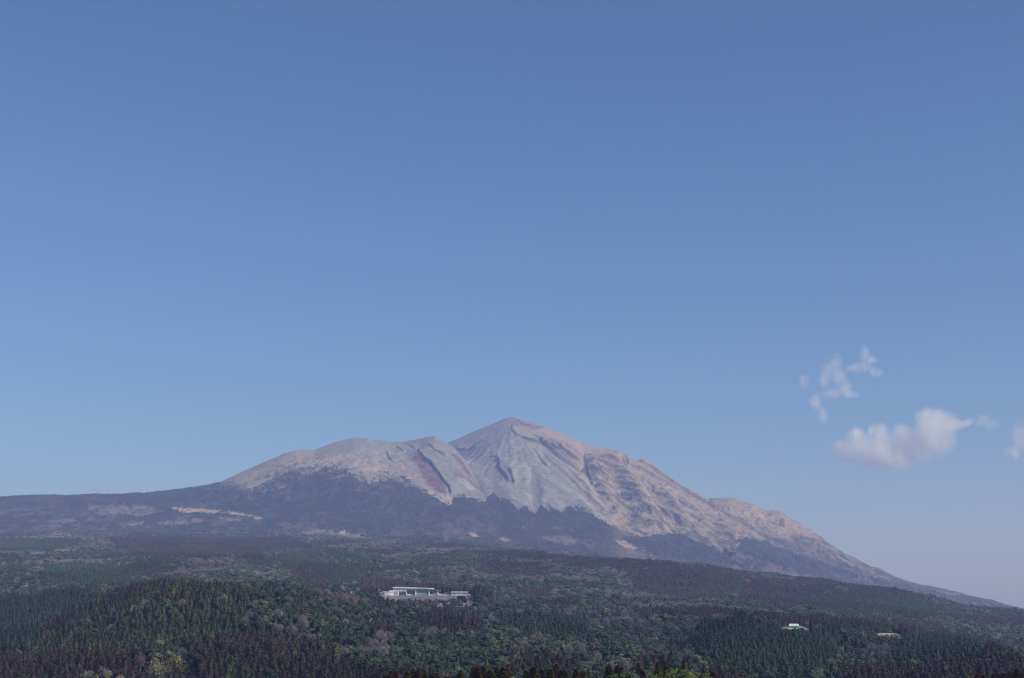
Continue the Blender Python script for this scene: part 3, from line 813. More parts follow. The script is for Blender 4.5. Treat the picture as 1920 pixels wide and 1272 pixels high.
def twig_crown(sp, R, W, H, n, width, mi=0):
    """A dome of fine upswept twigs."""
    for _ in range(n):
        a = R.random() * 6.283
        q = W * math.sqrt(R.random()) * 0.8
        up = 1 - (q / W) ** 2
        p1 = Vector((math.cos(a) * q, math.sin(a) * q, H * (0.45 + 0.53 * up * (0.55 + 0.45 * R.random()))))
        p0 = Vector((p1.x * 0.55, p1.y * 0.55, p1.z - H * (0.15 + 0.18 * R.random())))
        s = Vector((R.normal(), R.normal(), R.normal() * 0.4)).normalized() * width * (0.6 + 0.8 * R.random())
        s2 = (p1 - p0).cross(s).normalized() * width * 0.6
        sp.add([p0, p1 + s, p1 - s, p1 + s2, p1 - s2], [(0, 1, 2), (0, 3, 4)], mi)

def bamboo_crown(sp, R, W, H, culms, mi=0):
    for _ in range(culms):
        a = R.random() * 6.283; q = W * math.sqrt(R.random()) * 0.6
        b = Vector((math.cos(a) * q, math.sin(a) * q, 0)); lean = Vector((R.normal(), R.normal(), 0)) * 0.14 * H
        h = H * (0.75 + 0.3 * R.random())
        for k in range(9):
            t = 0.35 + 0.65 * (k + R.random()) / 9
            p = b + lean * t * t + Vector((0, 0, h * t * (1 - 0.10 * t * t)))
            d = Vector((R.normal(), R.normal(), 0.2 + 0.3 * R.normal())).normalized()
            s = Vector((-d.y, d.x, 0.3)) * 0.34
            e = p + d * (0.9 + 0.6 * R.random())
            sp.add([p, p.lerp(e, 0.5) + s, e, p.lerp(e, 0.5) - s], [(0, 1, 2), (0, 2, 3)], mi)

# one set of shapes per kind: (crown mesh, trunk mesh), each about its real size in metres
def shapes(kind, count, seed):
    out = []
    for i in range(count):
        R = np.random.default_rng(seed + i)
        cr, tr = Soup(), Soup()
        if kind == "cedar":
            H = 12.2 + 1.5 * R.random()
            cedar_crown(cr, R, H, 3.2 + 0.5 * R.random(), 2.5, 8, 70)
            tube(tr, (0, 0, -1.5), (0, 0, H * 0.8), 0.28, 0.06)
            ms = (NEEDLES, BARK)
        elif kind == "broadleaf":
            broad_crown(cr, R, 5.2, 11.0 + 2 * R.random(), 7, 30, 0.80)
            tube(tr, (0, 0, -1.5), (0.2, 0.1, 8), 0.32, 0.14)
            for a in range(3):
                tube(tr, (0, 0, 4.5), (2.2 * math.cos(2.1 * a), 2.2 * math.sin(2.1 * a), 8), 0.16, 0.06, 4)
            ms = (LEAVES, BARK)
        elif kind == "bare":
            H = 10.5 + 2.5 * R.random()
            twig_crown(cr, R, 4.2, H, 330, 0.13)
            tube(tr, (0, 0, -1.5), (0, 0, H * 0.6), 0.22, 0.12)
            for a in range(5):
                e = 1.26 * a + R.random()
                tube(tr, (0, 0, H * (0.3 + 0.06 * a)), (2.0 * math.cos(e), 2.0 * math.sin(e), H * (0.62 + 0.06 * a)), 0.12, 0.04, 4)
            ms = (TWIGS, PALE_BARK)
        else:
            bamboo_crown(cr, R, 3.2, 10.0, 16)
            for a in range(6):
                e = 1.05 * a
                tube(tr, (1.2 * math.cos(e), 1.2 * math.sin(e), -1), (1.6 * math.cos(e), 1.6 * math.sin(e), 8), 0.07, 0.04, 4)
            ms = (CULMS, CULMS)
        out.append((cr.mesh(kind + "_crown", [ms[0]]), tr.mesh(kind + "_trunk", [ms[1]])))
    return out
SHAPES = {"cedar": shapes("cedar", 4, 100), "broadleaf": shapes("broadleaf", 4, 200), "bare": shapes("bare", 4, 300), "bamboo": shapes("bamboo", 3, 400)}

def clump(kind, seed, n, spread):
    """A small stand of one kind as one mesh, for ground too far off to tell its trees apart."""
    R = np.random.default_rng(seed)
    sp = Soup()
    for k in range(n):
        q = spread * math.sqrt((k + 0.4) / n); a = 2.4 * k + R.random()
        off = Vector((q * math.cos(a), q * math.sin(a), R.normal() * 0.6))
        me = SHAPES[kind][k % len(SHAPES[kind])][0]
        one = Soup()
        if kind == "cedar":
            cedar_crown(one, R, 11.5 + 2 * R.random(), 3.3, 1.5, 4, 14, 0, 0.42)
        elif kind == "broadleaf":
            broad_crown(one, R, 5.0, 11 + 3 * R.random(), 3, 12, 1.4)
        else:
            twig_crown(one, R, 4.4, 10 + 3 * R.random(), 70, 0.22)
        sp.add([Vector(p) + off for p in one.v], one.f)
    return sp.mesh(kind + "_clump", [{"cedar": NEEDLES, "broadleaf": LEAVES, "bare": TWIGS}[kind]])

# ---- what grows where: stands read off the photograph (frame positions of their canopy)
C_GREEN, C_OLIVE, C_BROWN = (0.028, 0.050, 0.024), (0.050, 0.058, 0.019), (0.042, 0.031, 0.023)
E_DARK, E_MID, E_PALE = (0.023, 0.038, 0.021), (0.042, 0.057, 0.028), (0.072, 0.084, 0.040)
D_GREY, D_PINK = (0.225, 0.200, 0.195), (0.22, 0.165, 0.14)
Y_LEAF = (0.27, 0.25, 0.10)
G, B, E, M, M2, GB, DD_, Y, N, GE = "G", "B", "E", "M", "M2", "GB", "D", "Y", "N", "GE"
STANDS = [
    (M2, [(430, 1095), (640, 1108), (770, 1140), (700, 1190), (560, 1195), (470, 1185), (450, 1140)]),
    (B, [(202, 1008), (263, 1004), (351, 1008), (424, 1010), (500, 1006), (560, 1012), (592, 1025), (560, 1033), (500, 1035), (439, 1042), (380, 1047), (322, 1044), (263, 1041), (219, 1030)]),
    (G, [(-80, 1008), (0, 1008), (146, 1011), (164, 1017), (88, 1034), (0, 1031), (-80, 1031)]),
    (G, [(82, 1064), (205, 1058), (263, 1058), (292, 1067), (228, 1088), (175, 1092), (88, 1095), (78, 1077)]),
    (E, [(-80, 1062), (78, 1064), (84, 1098), (-80, 1118)]),
    (G, [(-80, 1120), (0, 1120), (146, 1103), (181, 1114), (132, 1143), (82, 1163), (58, 1212), (0, 1222), (-80, 1222)]),
    (GB, [(130, 1142), (200, 1112), (300, 1088), (400, 1082), (455, 1088), (470, 1130), (420, 1190), (370, 1212), (300, 1222), (130, 1226), (55, 1215), (85, 1170)]),
    (B, [(190, 1116), (257, 1098), (292, 1082), (336, 1074), (365, 1080), (292, 1094), (251, 1111), (205, 1130)]),
    (B, [(85, 1163), (123, 1151), (129, 1178), (88, 1183)]),
    (B, [(-80, 1224), (150, 1222), (265, 1226), (258, 1253), (215, 1272), (-80, 1290)]),
    (B, [(365, 1205), (400, 1198), (465, 1192), (556, 1195), (625, 1204), (626, 1220), (597, 1243), (578, 1262), (567, 1290), (215, 1290), (255, 1258), (310, 1248), (368, 1234)]),
    (GB, [(400, 1240), (470, 1232), (490, 1272), (430, 1290)]),
    (DD_, [(348, 1079), (468, 1088), (458, 1100), (365, 1089)]), (DD_, [(471, 1066), (514, 1075), (511, 1087), (476, 1079)]),
    (DD_, [(150, 1250), (205, 1248), (208, 1258), (150, 1262)]),
    (B, [(452, 1030), (486, 1024), (500, 1046), (491, 1061), (465, 1058)]), (GE, [(504, 1024), (680, 1028), (740, 1055), (700, 1082), (600, 1062), (510, 1050)]),
    (B, [(540, 1060), (582, 1057), (623, 1088), (618, 1108), (569, 1092), (540, 1074)]), (G, [(590, 1062), (675, 1062), (675, 1085), (634, 1100), (608, 1082)]),
    (B, [(668, 1085), (686, 1079), (741, 1087), (827, 1097), (895, 1102), (930, 1108), (920, 1118), (824, 1112), (736, 1112), (676, 1112)]),
    (B, [(697, 1113), (731, 1114), (764, 1128), (764, 1136), (722, 1130)]),
    (B, [(770, 1152), (806, 1146), (869, 1144), (902, 1157), (907, 1177), (882, 1183), (830, 1178), (783, 1167)]),
    (B, [(692, 1172), (735, 1166), (738, 1177), (707, 1196)]), (DD_, [(695, 1190), (745, 1186), (752, 1222), (700, 1226)]),
    (B, [(611, 1238), (660, 1234), (678, 1247), (819, 1252), (826, 1290), (560, 1290)]),
    (E, [(770, 1180), (900, 1183), (960, 1200), (940, 1245), (820, 1250), (760, 1230)]),
    (B, [(845, 1031), (954, 1032), (1071, 1043), (1150, 1047), (1240, 1053), (1313, 1061), (1350, 1066), (1400, 1074), (1370, 1100), (1348, 1121), (1277, 1122), (1196, 1108), (1178, 1076), (1150, 1063), (1102, 1067), (1032, 1048), (941, 1040), (845, 1040)]),
    (B, [(1390, 1073), (1473, 1086), (1553, 1089), (1566, 1097), (1538, 1118), (1496, 1137), (1459, 1140), (1435, 1126), (1388, 1123), (1382, 1111), (1402, 1088)]),
    (B, [(1597, 1098), (1662, 1100), (1704, 1110), (1747, 1125), (1704, 1124), (1634, 1108)]),
    (G, [(1560, 1111), (1616, 1103), (1704, 1122), (1775, 1136), (1740, 1158), (1634, 1161), (1547, 1147), (1512, 1137)]),
    (B, [(1250, 1146), (1320, 1136), (1424, 1150), (1515, 1157), (1540, 1146), (1557, 1163), (1634, 1157), (1766, 1166), (1770, 1183), (1634, 1178), (1557, 1181), (1473, 1168), (1414, 1154), (1250, 1152)]),
    (B, [(1750, 1150), (1830, 1155), (1960, 1160), (2000, 1172), (1850, 1170)]),
    (B, [(1184, 1139), (1280, 1141), (1279, 1151), (1186, 1149)]), (B, [(1020, 1120), (1084, 1129), (1080, 1136), (1022, 1129)]), (B, [(1140, 1119), (1183, 1126), (1180, 1136), (1142, 1133)]),
    (B, [(965, 1103), (1033, 1103), (1031, 1117), (978, 1115)]), (DD_, [(1024, 1117), (1070, 1116), (1078, 1126), (1030, 1124)]), (DD_, [(1100, 1100), (1180, 1112), (1186, 1122), (1130, 1120)]),
    (DD_, [(1186, 1128), (1330, 1126), (1340, 1138), (1190, 1138)]), (DD_, [(1050, 1080), (1120, 1078), (1125, 1088), (1060, 1090)]),
    (DD_, [(1335, 1152), (1430, 1153), (1470, 1166), (1425, 1163), (1345, 1158)]),
    (Y, [(1496, 1163), (1512, 1163), (1538, 1170), (1536, 1175), (1505, 1169)]),
    (G, [(1314, 1172), (1330, 1160), (1400, 1156), (1450, 1167), (1500, 1180), (1574, 1176), (1562, 1215), (1554, 1252), (1480, 1266), (1330, 1258), (1308, 1215)]),
    (G, [(925, 1147), (1019, 1147), (1086, 1160), (1107, 1177), (1058, 1194), (980, 1191), (947, 1169)]),
    (B, [(962, 1238), (1017, 1220), (1081, 1236), (1086, 1254), (938, 1258)]), (B, [(1194, 1236), (1259, 1230), (1266, 1246), (1194, 1246)]),
    (G, [(1635, 1204), (1704, 1196), (1739, 1186), (1766, 1186), (1839, 1207), (1840, 1222), (1792, 1230), (1722, 1234), (1666, 1232), (1702, 1214), (1638, 1209)]),
    (DD_, [(1590, 1212), (1655, 1208), (1700, 1212), (1690, 1222), (1600, 1232)]),
    (B, [(1575, 1246), (1704, 1239), (1792, 1233), (1838, 1221), (1852, 1206), (1883, 1216), (1910, 1235), (2000, 1250), (2000, 1295), (1575, 1295)]),
    (B, [(1320, 1256), (1400, 1262), (1400, 1295), (1320, 1295)]),
    (Y, [(258, 1247), (272, 1236), (301, 1226), (330, 1221), (362, 1229), (345, 1239), (307, 1247), (281, 1253), (258, 1253)]), (Y, [(152, 1261), (210, 1260), (214, 1270), (160, 1271)]),
    (Y, [(205, 1246), (220, 1246), (222, 1262), (208, 1262)]),
]
# share of (green cedar, olive cedar, brown cedar, dark, mid, pale evergreen, grey bare, pink bare, bamboo)
MIX = {G: (.92, .05, .01, .02, 0, 0, 0, 0, 0), B: (.05, .06, .86, .02, 0, 0, .01, 0, 0), E: (.05, .03, .01, .42, .33, .09, .05, .02, 0),
       M: (.06, .04, .02, .29, .30, .10, .13, .06, 0), M2: (.08, .05, .03, .22, .22, .08, .23, .09, 0), GB: (.22, .46, .16, .05, .05, .01, .03, .02, 0),
       DD_: (.02, .01, .05, .08, .06, .03, .58, .17, 0), Y: (0, 0, 0, 0, 0, 0, 0, 0, 1), GE: (.35, .02, .02, .35, .16, .04, .04, .02, 0)}
KINDS = ["cedar", "cedar", "cedar", "broadleaf", "broadleaf", "broadleaf", "bare", "bare", "bamboo"]
TINTS = [C_GREEN, C_OLIVE, C_BROWN, E_DARK, E_MID, E_PALE, D_GREY, D_PINK, Y_LEAF]

def scatter(d0, d1, step, seed):
    """Jittered points over the wedge of ground between two distances."""
    R = np.random.default_rng(seed)
    xs = np.arange(-0.44 * d1, 0.44 * d1, step); ys = np.arange(d0, d1, step * 0.9)
    X, Yy = np.meshgrid(xs, ys)
    X = X + (np.arange(len(ys)) % 2)[:, None] * step * 0.5
    X = (X + (R.random(X.shape) - 0.5) * step * 0.75).ravel(); Yy = (Yy + (R.random(Yy.shape) - 0.5) * step * 0.75).ravel()
    m = (np.abs(X / Yy) < 0.42) & (Yy > d0) & (Yy < d1)
    return X[m], Yy[m]

def open_ground(X, Yy):
    """True where no tree stands: the school's field, the clearings and just in front of them."""
    o = (X > (712 - 960) / F * 2150) & (X < (893 - 960) / F * 2150) & (Yy > 1992) & (Yy < 2225)
    k = (Yy < 2045) & (X < (712 - 960) / F * 2150 + (2045 - Yy) * 0.55)
    o &= ~k
    for px, py, Dc, rx, ry in CLEARINGS:
        c = at(px, py, Dc)
        o |= np.hypot((X - c.x) / (rx * 1.05), (Yy - c.y) / (ry * 1.15)) < 1
    return o

def plant(X, Yy, seed, canopy=12.0):
    R = np.random.default_rng(seed)
    Zg = ground_z(X, Yy)
    px, py = sight(X, Yy, Zg + canopy)
    jx, jy = px + 5 * fbm(X / 30, Yy / 30, 2, 7), py + 2.0 * fbm(X / 30, Yy / 60, 2, 8)
    code = np.full(len(X), M, dtype=object)
    band = fbm(X / 170, Yy / 420, 3, 301) + 0.35 * fbm(X / 60, Yy / 120, 2, 305)
    code[band > 0.16] = M2
    code[band < -0.16] = E
    farther = Yy > 2900
    code[farther & (band > 0.26)] = DD_
    code[farther & (band < -0.30)] = GE
    code[farther & (fbm(X / 240, Yy / 700, 3, 311) > 0.40)] = B
    for c, poly in STANDS:
        code[in_poly(jx, jy, poly)] = c
    r = R.random(len(X)); clus = vnoise(X / 45, Yy / 45, 77)
    r = np.clip(0.55 * r + 0.45 * (clus * 1.5 - 0.25), 0, 0.9999)
    typ = np.zeros(len(X), int)
    r2 = R.permutation(np.linspace(0, 0.99999, len(X)))
    for c, mix in MIX.items():
        m = code == c
        rr = np.where(c in (M, M2, E), 0.5 * r + 0.5 * r2, r2)
        # equalise the blended number so that the shares hold
        if m.any():
            q = np.argsort(np.argsort(rr[m])) / m.sum()
            typ[m] = np.searchsorted(np.cumsum(mix), q * sum(mix), side='right').clip(0, 8)
    return Zg, px, py, typ, code

def visible(X, Yy, Zg, H, margin):
    """Keep what rises above the ground and trees in front of it, with a margin for moving about."""
    ang = (Zg + H - ZC) / Yy * F
    b = ((X / Yy + 0.45) / 0.0009).astype(int)
    o = np.lexsort((Yy, b))
    keep = np.zeros(len(X), bool)
    ob = b[o]; oa = ang[o]
    starts = np.concatenate([[0], np.where(np.diff(ob))[0] + 1, [len(o)]])
    for i in range(len(starts) - 1):
        a = oa[starts[i]:starts[i + 1]]
        run = np.concatenate([[-1e9], np.maximum.accumulate(a)[:-1]])
        keep[o[starts[i]:starts[i + 1]]] = a > run - margin
    return keep

def tinted(typ, n, R):
    t = np.array(TINTS)[typ]
    return np.clip(t * (0.82 + 0.36 * R.random((n, 1))) * (1 + 0.12 * (R.random((n, 3)) - 0.5)), 0.008, 0.5)

def forest(name, label, cat, pts, scale, stretch, rot, variant, tint, meshes):
    """Uncountable trees: one object whose geometry nodes stand a tree on every point."""
    me = bpy.data.meshes.new(name)
    me.vertices.add(len(pts))
    me.vertices.foreach_set("co", pts.astype(np.float32).ravel())
    for nm, ty, dat in (("size", 'FLOAT', scale), ("stretch", 'FLOAT', stretch), ("turn", 'FLOAT', rot)):
        a = me.attributes.new(nm, ty, 'POINT'); a.data.foreach_set("value", dat.astype(np.float32))
    a = me.attributes.new("variant", 'INT', 'POINT'); a.data.foreach_set("value", variant.astype(np.int32))
    a = me.attributes.new("tint", 'FLOAT_COLOR', 'POINT')
    a.data.foreach_set("color", np.concatenate([tint, np.ones((len(tint), 1))], 1).astype(np.float32).ravel())
    o = link(bpy.data.objects.new(name, me))
    ng = bpy.data.node_groups.new(name, 'GeometryNodeTree')
    ng.interface.new_socket("Geometry", in_out='INPUT', socket_type='NodeSocketGeometry')
    ng.interface.new_socket("Geometry", in_out='OUTPUT', socket_type='NodeSocketGeometry')
    nd, lk = ng.nodes, ng.links
    gi, go = nd.new("NodeGroupInput"), nd.new("NodeGroupOutput")
    g2i = nd.new("GeometryNodeGeometryToInstance")
    for m in reversed(meshes):            # a multi-input socket lists its last link first
        src = bpy.data.objects.new(name + "_shape", m)
        oi = nd.new("GeometryNodeObjectInfo")
        oi.inputs["Object"].default_value = src
        oi.inputs["As Instance"].default_value = False
        lk.new(oi.outputs["Geometry"], g2i.inputs[0])
    def attr(nm, ty):
        n = nd.new("GeometryNodeInputNamedAttribute"); n.data_type = ty
        n.inputs["Name"].default_value = nm
        return n.outputs["Attribute"]
    iop = nd.new("GeometryNodeInstanceOnPoints")
    iop.inputs["Pick Instance"].default_value = True
    lk.new(gi.outputs[0], iop.inputs["Points"])
    lk.new(g2i.outputs[0], iop.inputs["Instance"])
    lk.new(attr("variant", 'INT'), iop.inputs["Instance Index"])
    cx = nd.new("ShaderNodeCombineXYZ"); lk.new(attr("turn", 'FLOAT'), cx.inputs["Z"])
    er = nd.new("FunctionNodeEulerToRotation"); lk.new(cx.outputs[0], er.inputs[0]); lk.new(er.outputs[0], iop.inputs["Rotation"])
    sx = nd.new("ShaderNodeCombineXYZ")
    sz = attr("size", 'FLOAT'); lk.new(sz, sx.inputs["X"]); lk.new(sz, sx.inputs["Y"])
    mu = nd.new("ShaderNodeMath"); mu.operation = 'MULTIPLY'
    lk.new(sz, mu.inputs[0]); lk.new(attr("stretch", 'FLOAT'), mu.inputs[1]); lk.new(mu.outputs[0], sx.inputs["Z"])
    lk.new(sx.outputs[0], iop.inputs["Scale"])
    lk.new(iop.outputs[0], go.inputs[0])
    md = o.modifiers.new("trees", 'NODES'); md.node_group = ng
    tag(o, label, cat, kind="stuff")
    return o

def one_tree(name, label, cat, group, crown, trunk, loc, rz, size, stretch, tint):
    r = empty(name, loc, rz)
    r.scale = (size, size, size * stretch)
    tag(r, label, cat, group)
    c = link(bpy.data.objects.new("crown", crown)); c.parent = r
    c["tint"] = [float(tint[0]), float(tint[1]), float(tint[2]), 1.0]
    t = link(bpy.data.objects.new("trunk", trunk)); t.parent = r
    return r

LOOK = ["dark green pointed cedar", "olive green pointed cedar", "rust brown pointed cedar", "dark round-crowned evergreen tree", "mid green round-crowned tree",
        "pale olive round-crowned tree", "leafless grey tree", "leafless pinkish brown tree", "yellow-green bamboo plume"]
PLACES = [([(240, 1212), (385, 1212), (385, 1264), (240, 1264)], "at the yellow bamboo clump"),
          ([(130, 1130), (200, 1100), (300, 1078), (400, 1072), (460, 1080), (475, 1130), (425, 1192), (370, 1214), (130, 1228), (50, 1215)], "on the dome-shaped cedar hill"),
          ([(-100, 1205), (245, 1205), (245, 1290), (-100, 1290)], "at the foot of the dome-shaped hill"),
          ([(365, 1185), (645, 1185), (645, 1290), (240, 1290)], "by the straight forest track"),
          ([(645, 1120), (960, 1120), (960, 1290), (645, 1290)], "on the slope below the school"),
          ([(1300, 1150), (1580, 1150), (1580, 1290), (1300, 1290)], "in the cedar block below the green-roofed hut"),
          ([(1580, 1200), (2000, 1200), (2000, 1290), (1580, 1290)], "on the dark knoll of brown cedars"),
          ([(960, 1120), (1300, 1120), (1300, 1290), (960, 1290)], "in the mixed wood behind the near treetops")]

def describe(t, x, y, tall, light):
    """What sets a tree of the near valley apart: its build, its shade and what it stands by."""
    where = "in the wood around the dome-shaped hill"
    for poly, words in PLACES:
        if in_poly(np.array([x]), np.array([y]), poly)[0]:
            where = words
            break
    build = "tall" if tall > 1.02 else ("low" if tall < 0.80 else "middling")
    shade = "sombre" if light < 0.9 else ("lighter" if light > 1.1 else "")
    return " ".join(w for w in (build, shade, LOOK[t], where) if w), LOOK[t] + "s " + where
NAMES = {"cedar": ("cedar_tree", "tree"), "broadleaf": ("broadleaf_tree", "tree"), "bare": ("bare_tree", "tree"), "bamboo": ("bamboo", "bamboo")}
SINGLES = {"cedar": 240, "broadleaf": 285, "bare": 290, "bamboo": 110}
STUFF = {"cedar": ("cedar_forest", "dense green and rust brown cedar stands covering the foothills", "forest"),
         "broadleaf": ("evergreen_forest", "dense mixed evergreen woods covering the foothills", "forest"),
         "bare": ("leafless_woodland", "grey leafless woodland scattered through the foothill forest", "woodland"),
         "bamboo": ("bamboo_grove", "small far groves of yellow-green bamboo", "grove")}

def grow():
    # near belt, tree by tree
    X, Yy = scatter(840, 2250, 6.0, 1)
    m = ~open_ground(X, Yy)
    X, Yy = X[m], Yy[m]
    Zg, px, py, typ, code = plant(X, Yy, 2)
    kind = np.array(KINDS, dtype=object)[typ]
    R = np.random.default_rng(5)
    thin = ((kind == "cedar") & (R.random(len(X)) < 0.86)) | (R.random(len(X)) < 0.46)       # broad crowns stand further apart
    hgt = np.where(kind == "cedar", 15.0, np.where(kind == "broadleaf", 12.0, 11.0))
    cut = np.ones(len(X))
    tpx, tpy = sight(X, Yy, Zg + hgt + 1.5)
    for cx, cy, Dc, rx, ry in CLEARINGS:
        hide = (Yy < Dc) & (np.abs(tpx - cx) < rx * F / Dc) & (tpy < cy + 2.0) & (Yy > 1000)
        allow = (survey(tpx, np.full(len(X), cy + 2.0) + 2.0 * R.random(len(X)), Yy)[2] - Zg) / (hgt + 1.5)
        cut = np.where(hide, np.minimum(cut, allow), cut)
    thin &= cut > 0.22
    thin &= ~((seg_dist(px, py, ROAD)[0] < 2.6) & (Yy < 2000))
    thin &= visible(X, Yy, Zg, hgt, 14.0)
    X, Yy, Zg, px, py, typ, kind, cut = (a[thin] for a in (X, Yy, Zg, px, py, typ, kind, cut))
    n = len(X)
    size = 0.75 + 0.75 * R.random(n) ** 1.5; stretch = (0.85 + 0.3 * R.random(n)) * size ** -0.35
    size = np.where(kind == "cedar", 0.80 + 0.36 * R.random(n), size)
    size = np.where(kind == "bare", size * 1.0, size)
    stretch = np.where(kind == "bamboo", 1.05, stretch)
    low = (kind != "bamboo") & (px > 245) & (px < 375) & (py > 1232) & (py < 1266) & (Yy < 1100)
    stretch = np.where(low, 0.42, stretch)
    stretch = np.where(cut < 1, np.minimum(stretch, cut), stretch)
    stretch = np.where((px > 700) & (px < 900) & (Yy > 1860) & (Yy < 2000), 0.72, stretch)
    rot = R.random(n) * 6.283
    tint = tinted(typ, n, R) * (0.75 + 0.5 * vnoise(X / 70, Yy / 90, 401))[:, None]
    size = size * (0.85 + 0.35 * vnoise(X / 110, Yy / 110, 403))
    far = {}
    for k in SHAPES:
        i = np.where(kind == k)[0]
        inside = (px[i] > 4) & (px[i] < 1916) & (py[i] < 1266)
        order = i[np.argsort(np.where(inside, Yy[i], 1e9))]
        solo, rest = order[:SINGLES[k]], order[SINGLES[k]:]
        solo = solo[(px[solo] > 4) & (px[solo] < 1916)]
        nm, cat = NAMES[k]
        for q, j in enumerate(solo):
            cr, tr = SHAPES[k][q % len(SHAPES[k])]
            lb, gr = describe(typ[j], px[j], py[j], size[j] * stretch[j], float(tint[j].mean()) / float(np.mean(TINTS[typ[j]])))
            one_tree(nm, lb, cat, gr, cr, tr, (X[j], Yy[j], Zg[j]), rot[j], size[j], stretch[j], tint[j])
        far[k] = rest
    # far belt, small stands
    X2, Y2 = scatter(2250, 7400, 13.0, 11)
    m = ~open_ground(X2, Y2)
    m &= R.random(len(X2)) < 1 - 0.6 * sstep(6200, 7400, Y2)
    X2, Y2 = X2[m], Y2[m]
    Z2, px2, py2, typ2, _ = plant(X2, Y2, 12, 9.0)
    keep = visible(X2, Y2, Z2, 13.0, 7.0)
    for poly, *_ in OPEN:
        keep &= ~in_poly(px2, py2, poly)
    X2, Y2, Z2, typ2 = X2[keep], Y2[keep], Z2[keep], typ2[keep]
    # the mountain's own woods, up to the tree line
    X3, Y3 = scatter(7400, 9900, 15.0, 21)
    lum = on_mountain(MLUM, X3, Y3)
    pick = R.random(len(X3))
    m = (lum < 0.062) | ((lum < 0.115) & (pick < 0.45))
    X3, Y3, lum = X3[m], Y3[m], lum[m]
    Z3 = on_mountain(MZ, X3, Y3) - 4.0
    vis = visible(X3, Y3, Z3, 9.0, 6.0)
    X3, Y3, Z3, lum = X3[vis], Y3[vis], Z3[vis], lum[vis]
    mix = fbm(X3 / 120, Y3 / 260, 3, 331) + 0.5 * (R.random(len(X3)) - 0.5)
    typ3 = np.where(lum > 0.07, np.where(mix > 0.05, 6, 7), np.where(mix > 0.32, 4, np.where(mix > -0.05, 3, 0)))
    own = np.concatenate([np.ones(len(X2)), np.full(len(X3), 0.66)])
    X2, Y2, Z2, typ2 = np.concatenate([X2, X3]), np.concatenate([Y2, Y3]), np.concatenate([Z2, Z3]), np.concatenate([typ2, typ3])
    kind2 = np.array(KINDS, dtype=object)[typ2]
    tint2 = tinted(typ2, len(X2), R) * ((0.75 + 0.65 * vnoise(X2 / 130, Y2 / 260, 405)) * np.where(kind2 == "broadleaf", 1.5, 1.15))[:, None]
    for k in SHAPES:
        near_meshes = []
        for cr, tr in SHAPES[k]:
            near_meshes.append(cr)
        far_meshes = [] if k == "bamboo" else [clump(k, 900 + q, 4 if k != "cedar" else 6, 5.0) for q in range(4)]
        i = far[k]; j = np.where(kind2 == k)[0]
        if len(i) + len(j) == 0:
            continue
        nn = len(near_meshes)
        pts = np.concatenate([np.stack([X[i], Yy[i], Zg[i]], 1), np.stack([X2[j], Y2[j], Z2[j]], 1)])
        sz = np.concatenate([size[i], (0.75 + 0.4 * R.random(len(j))) * own[j]])
        stc = np.concatenate([stretch[i], 0.75 + 0.35 * R.random(len(j))])
        ro = np.concatenate([rot[i], R.random(len(j)) * 6.283])
        va = np.concatenate([R.integers(0, nn, len(i)), nn + R.integers(0, 4, len(j))])
        ti = np.concatenate([tint[i], tint2[j]])
        if k == "bamboo":
            va = va % nn
        forest(*STUFF[k], pts, sz, stc, ro, va, ti, near_meshes + far_meshes)
    print("near trees", n, "far stands", len(X2))
grow()

# ------------------------------------------------------------------ treetops on the near rise
def near_shapes(kind, count, seed):
    out = []
    for i in range(count):
        R = np.random.default_rng(seed + i)
        cr, tr = Soup(), Soup()
        if kind == "cedar":
            cedar_crown(cr, R, 14.0, 3.3 + 0.5 * R.random(), 2.5, 16, 1500, 0, 0.78)
            tube(tr, (0, 0, -1.0), (0, 0, 12.5), 0.25, 0.04, 7)
        else:
            broad_crown(cr, R, 4.8, 12.0, 14, 260, 0.32, 0, 0.75, 0.26)
            tube(tr, (0, 0, -1.0), (0.2, 0.1, 9), 0.3, 0.12, 7)
            for a in range(5):
                tube(tr, (0, 0, 4.5), (2.4 * math.cos(1.26 * a), 2.4 * math.sin(1.26 * a), 8.5), 0.15, 0.05, 5)
        out.append((cr.mesh(kind + "_near_crown", [NEEDLES if kind == "cedar" else LEAVES]), tr.mesh(kind + "_near_trunk", [BARK])))
    return out
NEAR = {"cedar": near_shapes("cedar", 4, 500), "broadleaf": near_shapes("broadleaf", 3, 520)}
N_BROWN, N_OLIVE, N_GREEN, N_RED = (0.150, 0.088, 0.040), (0.130, 0.115, 0.030), (0.062, 0.078, 0.022), (0.17, 0.07, 0.045)
